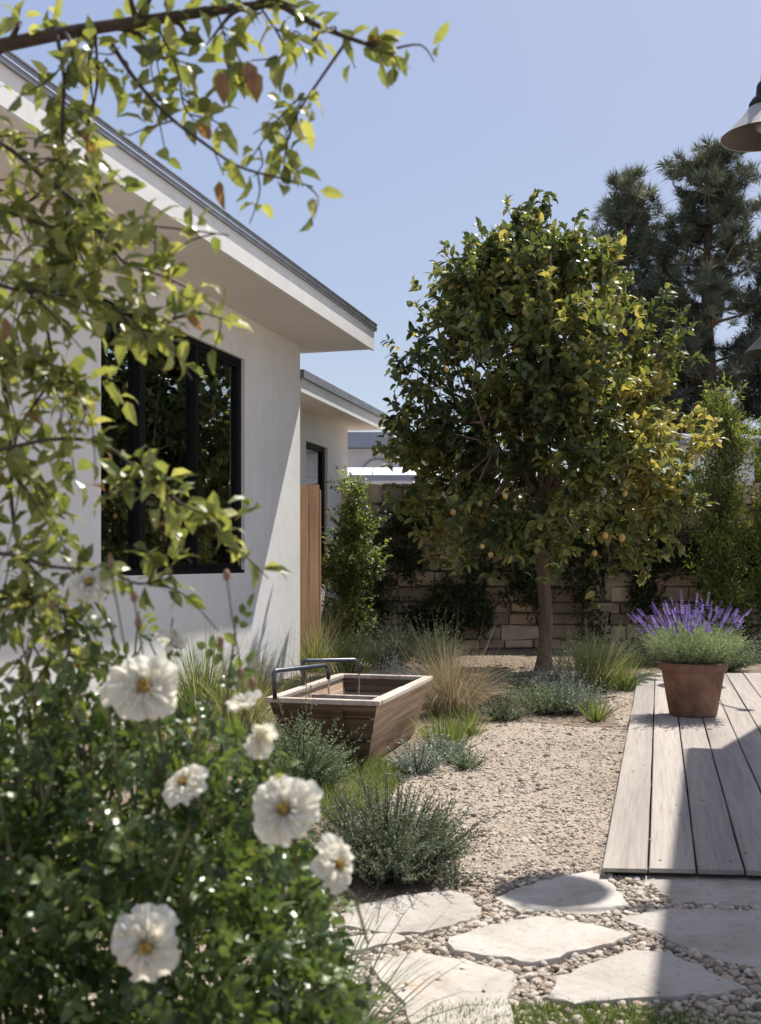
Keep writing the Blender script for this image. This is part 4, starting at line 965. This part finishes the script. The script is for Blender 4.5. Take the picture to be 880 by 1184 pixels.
# dry leaf litter under the tree and beds
n_ = 1500; x = rng.uniform(-1.5, 3.6, n_); y = rng.uniform(7.6, 14.6, n_); lf = Leaves(); lf.oval(np.c_[x, y, np.full(n_, .012)], np.c_[rng.normal(size=(n_, 2)), np.zeros(n_)], np.c_[rng.normal(0, .3, (n_, 2)), np.ones(n_)], .06, .03, tones(n_, .2, 1), .3, .4, False)
tag(lf.build('leaf_litter', M['tan']), 'dry fallen leaves scattered over the soil of the beds', 'leaf litter', kind='stuff')

n_ = 70; x = rng.uniform(-.2, 1.7, n_); y = rng.uniform(2.9, 7.5, n_); lf = Leaves(); lf.oval(np.c_[x, y, np.where(in_deck(x, y), .067, .042)], np.c_[rng.normal(size=(n_, 2)), np.zeros(n_)], np.c_[rng.normal(0, .3, (n_, 2)), np.ones(n_)], .026, .013, tones(n_, .2, 1), .3, .4, False)
tag(lf.build('fallen_leaves', M['tan']), 'small dry leaves blown over the gravel, flagstones and deck', 'leaf litter', kind='stuff')

# ------------------------------------------------------------------ rose bush (foreground)
RB = empty('rose_bush', (-.5, 1.8, 0), 0, 'dense rose bush with big white open blossoms in the lower left foreground', 'rose bush')
org = np.array([-.5, 1.8, 0])
topX = [-1.6, -.75, -.60, -.46, -.38, -.30, -.24, -.18, -.12, -.06, -.02, .02]; topZ = [.95, .93, .93, .95, .95, .93, .88, .79, .64, .40, .15, .02]
lf = Leaves(); st = MB()
def rose_leafset(p, d, n_, sc=1.):
    """compound leaves: rachis with 5 leaflets"""
    N = len(p); side = nrm(np.cross(d, rdir(N))); up_ = nrm(np.cross(side, d)); up_ = np.where(up_[:, 2:] < 0, -up_, up_)
    tn = np.clip(rng.normal(.42, .2, N), 0, 1)
    for t_, sd in ((.35, 1), (.35, -1), (.7, 1), (.7, -1), (1, 0)):
        q = p+d*(.055*sc*t_); ax = nrm(d*(.55 if sd else 1)+side*sd*.85+rdir(N)*.25)
        lf.oval(q, ax, nrm(up_+rdir(N)*.35), sc*rng.uniform(.020, .035, N), sc*rng.uniform(.013, .022, N), np.clip(tn+rng.normal(0, .09, N), 0, 1), .3, .25, True)
# canes
canes = []
for i in range(58):
    xx = rng.uniform(-1.25, -.04); yy = rng.uniform(1.5, 2.25); zt = np.interp(xx, topX, topZ)*rng.uniform(.8, 1.04)
    b0 = np.array([-.55+(xx+.55)*.35, 1.85+(yy-1.85)*.4, 0]); e_ = np.array([xx, yy, zt]); mid = np.array([b0[0]*.4+xx*.6+rng.normal(0,.05), b0[1]*.4+yy*.6, zt*.6])
    canes.append((b0, mid, e_)); ts = np.linspace(0, 1, 8)[:, None]
    P = (1-ts)**2*b0+2*ts*(1-ts)*mid+ts**2*e_; st.tube(P-org, np.linspace(.007, .0025, 8), 6, cap=False)
n_ = 6200
x = rng.uniform(-1.3, .0, n_); zt = np.interp(x, topX, topZ); z = zt*(rng.random(n_)**.75); y = 1.85+rng.uniform(-.42, .42, n_)*np.sqrt(np.clip(1.15-(z/zt)**3, .1, 1))
k = rng.random(n_) < np.clip(1.0-(z-.74)/.26, .22, 1); x, y, z = x[k], y[k], z[k]
p = np.c_[x, y, z]; d = nrm(rng.normal(0, .7, p.shape)+np.array([.15, -.25, .25])); rose_leafset(p-org, d, 5)
# thin leafy shoots rising above the mass
for i in range(34):
    xx = rng.uniform(-.72, -.26); yy = rng.uniform(1.6, 2.0); zb = np.interp(xx, topX, topZ)-.14; zt = zb+rng.uniform(.15, .38)
    e_ = np.array([xx+rng.normal(0,.04), yy, zt]); P = [np.array([xx, yy, zb]), np.array([xx+rng.normal(0,.015), yy, (zb+zt)/2]), e_]
    st.tube(np.array(P)-org, [.003,.0024,.0014], 5, cap=False)
    t_ = rng.random(6)[:, None]; q = P[0]*(1-t_)+e_*t_; rose_leafset(q-org, nrm(rng.normal(0, 1, (6, 3))+np.array([0,0,.3])), 5, .85)
st.build('stem', M['stem'], RB, True); lf.build('foliage', M['roseleaf'], RB)
def blossom(px, py, Y, r, face, opening=1., label=None):
    """petals curve out of a centre; face = direction the flower looks"""
    c_ = PX(px, py, Y)-org; f_ = nrm(np.array(face, float)); u_ = nrm(np.cross(f_, [0, 0, 1.])); v_ = np.cross(u_, f_)
    V = []; F = []; T = []; nu, nv = 7, 9
    layers = [(8, 1.10, .08), (8, 1.02, .36), (8, .92, .62), (8, .78, .86), (7, .62, 1.08), (5, .42, 1.28)] if opening > .6 else [(6, .85, 1.1), (6, .75, 1.35), (5, .6, 1.5), (4, .45, 1.6)]
    for li, (np_, rl, lift) in enumerate(layers):
        for k_ in range(np_):
            a0 = k_*6.283/np_+li*.43+rng.normal(0, .1); rr = r*rl*rng.uniform(.78, 1.14); lf_ = lift*rng.uniform(.7, 1.2)+rng.normal(0, .12); hw = (.70 if opening > .6 else .8)*rng.uniform(.9, 1.15)
            wv, ws = rng.uniform(0, 6.28), rng.uniform(.05, .16); notch = rng.uniform(.0, .12); base = len(V)
            for i in range(nu):
                t_ = i/(nu-1)
                for j in range(nv):
                    s_ = (j/(nv-1)-.5)*2
                    wdt = hw*math.sin(min(1, .16+t_*1.0)*math.pi*.62)**.7
                    ang = a0+s_*wdt*.55
                    tt = t_*(1-.12*s_*s_-notch*(1-abs(s_))*(t_ > .9))
                    # curve: rises then opens, rim rolls out
                    el = lf_*(1-.42*tt)
                    rad = rr*tt*math.cos(el*.9)+.003; hgt = rr*(tt*math.sin(el)*.75)+.06*rr*s_*s_*t_ - .55*rr*max(0, tt-.68)*(1 if opening > .6 else 0) + ws*r*math.sin(s_*4+wv+t_*3)*t_*1.4
                    V.append(c_+rng.normal(0, .0006, 3)+u_*(rad*math.cos(ang))+v_*(rad*math.sin(ang))+f_*(hgt-.12*r)); T.append(.25+.65*t_)
            F += [(base+i*nv+j, base+i*nv+j+1, base+(i+1)*nv+j+1, base+(i+1)*nv+j) for i in range(nu-1) for j in range(nv-1)]
    o = link_mesh('blossom', np.array(V), [np.array(F)], M['petal'], RB, T, True)
    if label: o['label'] = label
    sm = MB()
    if opening > .6:
        for _ in range(70):
            a_, q = rng.uniform(0, 6.28), rng.random()**.5*.17*r; hh = r*(.12+.12*rng.random())
            sm.ball(tuple(c_+u_*q*math.cos(a_)+v_*q*math.sin(a_)+f_*(hh)), .0018+.001*rng.random(), rng.random(), 6, 4)
        sm.ball(tuple(c_+f_*.02*r), .14*r, .1, 12, 8)
        s_o = sm.build('stamens', M['stamen'], o, True)
    # calyx stem
    b = MB(); e_ = c_-f_*.1*r; jx = rng.normal(0, .04); b.tube([e_, e_-f_*.02+np.array([jx*.2,.01,-.015]), e_+np.array([jx*.6,.05,-.06]), e_+np.array([jx,.12,-.15])], [.0035,.0026,.0022,.002], 6); b.build('flower_stalk', M['stem'], RB, True)
blossom(166, 794, 1.50, .047, (.22, -1, .42), label='open white blossom, highest of the wide open ones')
blossom(198, 742, 1.62, .030, (.35, -.6, .9), .4)
blossom(103, 674, 1.62, .030, (.1, -.8, .8), 1.)
blossom(298, 852, 1.55, .042, (.45, -.5, -.35), .5)
blossom(282, 815, 1.58, .034, (-.2, -.4, .9), .4)
blossom(213, 905, 1.52, .033, (-.5, -.6, .9), .9)
blossom(329, 936, 1.45, .045, (-.25, -1, .5), label='large open white blossom in the middle right of the bush')
blossom(390, 1000, 1.48, .035, (.95, -.7, .3), .9, 'white blossom farthest right, seen half from the side')
blossom(168, 1094, 1.42, .043, (.15, -1, .05), label='open white blossom lowest in the bush')
# reddish brown hips and buds
for (px, py) in [(278,778),(292,790),(128,650),(155,690),(160,720),(255,742),(262,665),(60,700)]:
    c_ = PX(px, py, 1.62)-org; b = MB(); b.ball(tuple(c_), .0055, .5, 8, 6, sz=1.7); bd = b.build('bud', M['budbrown'], RB, True); b = MB(); b.tube([c_, c_+np.array([.005,.01,-.05]), c_+np.array([.02,.02,-.15])], .0013, 5); b.build('flower_stalk', M['stem'], bd, True)

# ------------------------------------------------------------------ overhanging foreground tree
OT = empty('overhanging_tree', (-1.9, 2.1, 0), 0, 'tree with small yellow-green leaves whose branches hang over the upper left', 'tree')
o3 = np.array([-1.9, 2.1, 0])
tw = MB(); lf = Leaves()
def smooth(P, n=4):
    P = np.array(P, float); out = []
    for i in range(len(P)-1):
        p0, p1, p2, p3 = P[max(i-1,0)], P[i], P[i+1], P[min(i+2,len(P)-1)]
        for k_ in range(n):
            t_ = k_/n; out.append(.5*((2*p1)+(-p0+p2)*t_+(2*p0-5*p1+4*p2-p3)*t_**2+(-p0+3*p1-3*p2+p3)*t_**3))
    out.append(P[-1]); return np.array(out)
def leafy(P, n, sc=1., start=.0, spread=.02):
    """leaves along a polyline"""
    seg = np.linalg.norm(np.diff(P, axis=0), axis=1); cs = np.r_[0, np.cumsum(seg)]; t_ = rng.uniform(start, 1, n)**.85*cs[-1]
    p = np.stack([np.interp(t_, cs, P[:, k_]) for k_ in range(3)], 1); i = np.clip(np.searchsorted(cs, t_)-1, 0, len(P)-2); d = nrm(P[i+1]-P[i])
    ax = nrm(d*.55+rdir(n)*.9+np.array([0,0,.05])); tn = np.clip(rng.normal(.55, .22, n), 0, .93); tn[rng.random(n) < .012] = 1
    lf.oval(p+ax*.006+rng.normal(0, spread*.2, (n, 3)), ax, nrm(np.array([0,0,1.])+rdir(n)*.9), sc*rng.uniform(.028, .056, n), sc*rng.uniform(.015, .027, n), tn, .35, .3, True)
def branch(pts, r0, r1, leaves=0, sc=1., subs=0, sublen=.16, subleaf=9, start=.05):
    """pts: (px,py,Y)"""
    P = smooth([PX(*p)-o3 for p in pts]); tw.tube(P, np.linspace(r0, r1, len(P)), 7, cap=False)
    if leaves: leafy(P, leaves, sc, start)
    for _ in range(subs):
        i = rng.integers(1, len(P)-1); d = nrm(P[i]-P[i-1]); s_ = nrm(d*.5+rdir(1)[0]*.9+np.array([0,0,-.25])); L = sublen*rng.uniform(.5, 1.3)
        Q = smooth([P[i], P[i]+s_*L*.5+rng.normal(0,.01,3), P[i]+s_*L+np.array([0,0,-.2*L])]); tw.tube(Q, np.linspace(max(r1, .0018), .0009, len(Q)), 5, cap=False); leafy(Q, subleaf, sc)
    return P
# trunk, limb
tw.tube(smooth([(0,0,0),(.05,0,.8),(-.03,0,1.6),(.05,0,2.0)]), np.linspace(.09,.06,13), 12, cap=False)
tw.tube(smooth([np.array([.05,0,2.0]), PX(-330,120,2.0)-o3, PX(-150,85,1.95)-o3, PX(0,54,1.9)-o3]), np.linspace(.045,.0125,13), 10, cap=False)
branch([(-5,54,1.9),(75,38,1.9),(140,28,1.88),(215,17,1.86),(280,8,1.84),(325,3,1.83)], .0125, .0065, 22, subs=15, sublen=.10, subleaf=5)
branch([(322,3,1.83),(352,22,1.82),(388,38,1.8),(428,52,1.8),(458,58,1.8)], .0062, .0025, 10, subs=9, sublen=.06, subleaf=3)
branch([(130,52,1.86),(155,90,1.83),(190,130,1.8),(235,165,1.78),(275,192,1.77),(320,205,1.77),(362,216,1.76)], .0042, .0014, 10, subs=7, sublen=.07, subleaf=3)
branch([(398,52,1.8),(370,92,1.8),(345,130,1.79),(332,165,1.79),(328,198,1.78)], .0028, .0012, 22, 1.05, subs=4, sublen=.06, subleaf=4, start=.4)
branch([(352,108,1.8),(320,140,1.8),(283,195,1.8)], .002, .001, 5, subs=2, sublen=.05, subleaf=3)
branch([(250,12,1.86),(262,50,1.85),(268,90,1.85)], .002, .001, 10, 1.2, subs=3, sublen=.06, subleaf=4)
branch([(300,6,1.84),(330,60,1.83),(290,70,1.8)], .002, .001, 9, 1.1, subs=3, sublen=.06, subleaf=4)
branch([(66,42,1.88),(74,90,1.86),(72,150,1.84),(78,260,1.83),(72,300,1.83),(45,345,1.83)], .004, .0018, 50, subs=12, sublen=.12, subleaf=7)
branch([(110,35,1.88),(112,100,1.9),(100,160,1.92),(110,230,1.9)], .003, .0015, 36, subs=7, sublen=.10, subleaf=7)
branch([(180,25,1.88),(205,80,1.86),(212,120,1.86),(225,140,1.85)], .0025, .0012, 24, 1.1, subs=5, sublen=.07, subleaf=6)
branch([(-60,140,1.9),(0,165,1.85),(50,205,1.82),(95,240,1.8),(140,300,1.8),(190,320,1.8),(240,345,1.8)], .005, .0015, 38, subs=13, sublen=.12, subleaf=7)
branch([(-60,230,1.8),(10,245,1.8),(60,262,1.8),(120,262,1.8),(180,262,1.8),(265,272,1.8)], .004, .0012, 42, subs=12, sublen=.09, subleaf=7)
branch([(-60,300,1.75),(0,330,1.75),(60,340,1.75),(120,350,1.75),(175,385,1.75),(215,350,1.75)], .004, .0012, 44, subs=14, sublen=.12, subleaf=7)
branch([(-60,420,1.8),(20,425,1.8),(70,440,1.8),(95,445,1.8)], .004, .0018, 36, subs=12, sublen=.12, subleaf=8)
branch([(-70,530,1.75),(0,520,1.75),(60,508,1.75),(115,512,1.75),(155,540,1.74),(190,570,1.73),(225,590,1.72),(262,606,1.72)], .0042, .0014, 36, 1.0, subs=13, sublen=.10, subleaf=7)
branch([(-70,660,1.7),(0,640,1.7),(60,655,1.7),(120,660,1.7),(160,675,1.7),(198,668,1.7)], .004, .0014, 34, 1.0, subs=12, sublen=.10, subleaf=6)
branch([(-40,120,2.0),(-20,300,1.95),(10,480,1.9),(15,600,1.85),(40,720,1.8),(20,800,1.8)], .005, .002, 60, subs=22, sublen=.15, subleaf=7)
branch([(45,345,1.83),(60,430,1.82),(20,500,1.82),(25,560,1.82),(75,600,1.82)], .003, .0014, 40, subs=10, sublen=.12, subleaf=8)
branch([(-60,200,1.9),(30,235,1.9),(60,300,1.9),(20,370,1.9),(30,420,1.9)], .003, .0014, 36, subs=11, sublen=.13, subleaf=8)
for px_, py_ in ((254,100),(286,88),(292,98)):
    lf.oval(np.array([PX(px_, py_-18, 1.8)-o3]), np.array([[.15,0,-1.]]), np.array([[.2,-1.,.2]]), .055, .030, np.array([1.]), .35, .3, True)
branch([(150,350,1.8),(175,370,1.75),(160,400,1.72)], .002, .001, 8, 1.3)
branch([(95,445,1.8),(98,480,1.78),(88,500,1.75)], .002, .001, 4)
branch([(-30,700,1.8),(30,690,1.8),(70,700,1.8),(80,760,1.8)], .003, .0014, 26, subs=7, sublen=.1, subleaf=7)
tw.build('trunk', M['twig'], OT, True); lf.build('crown', M['fgleaf'], OT)
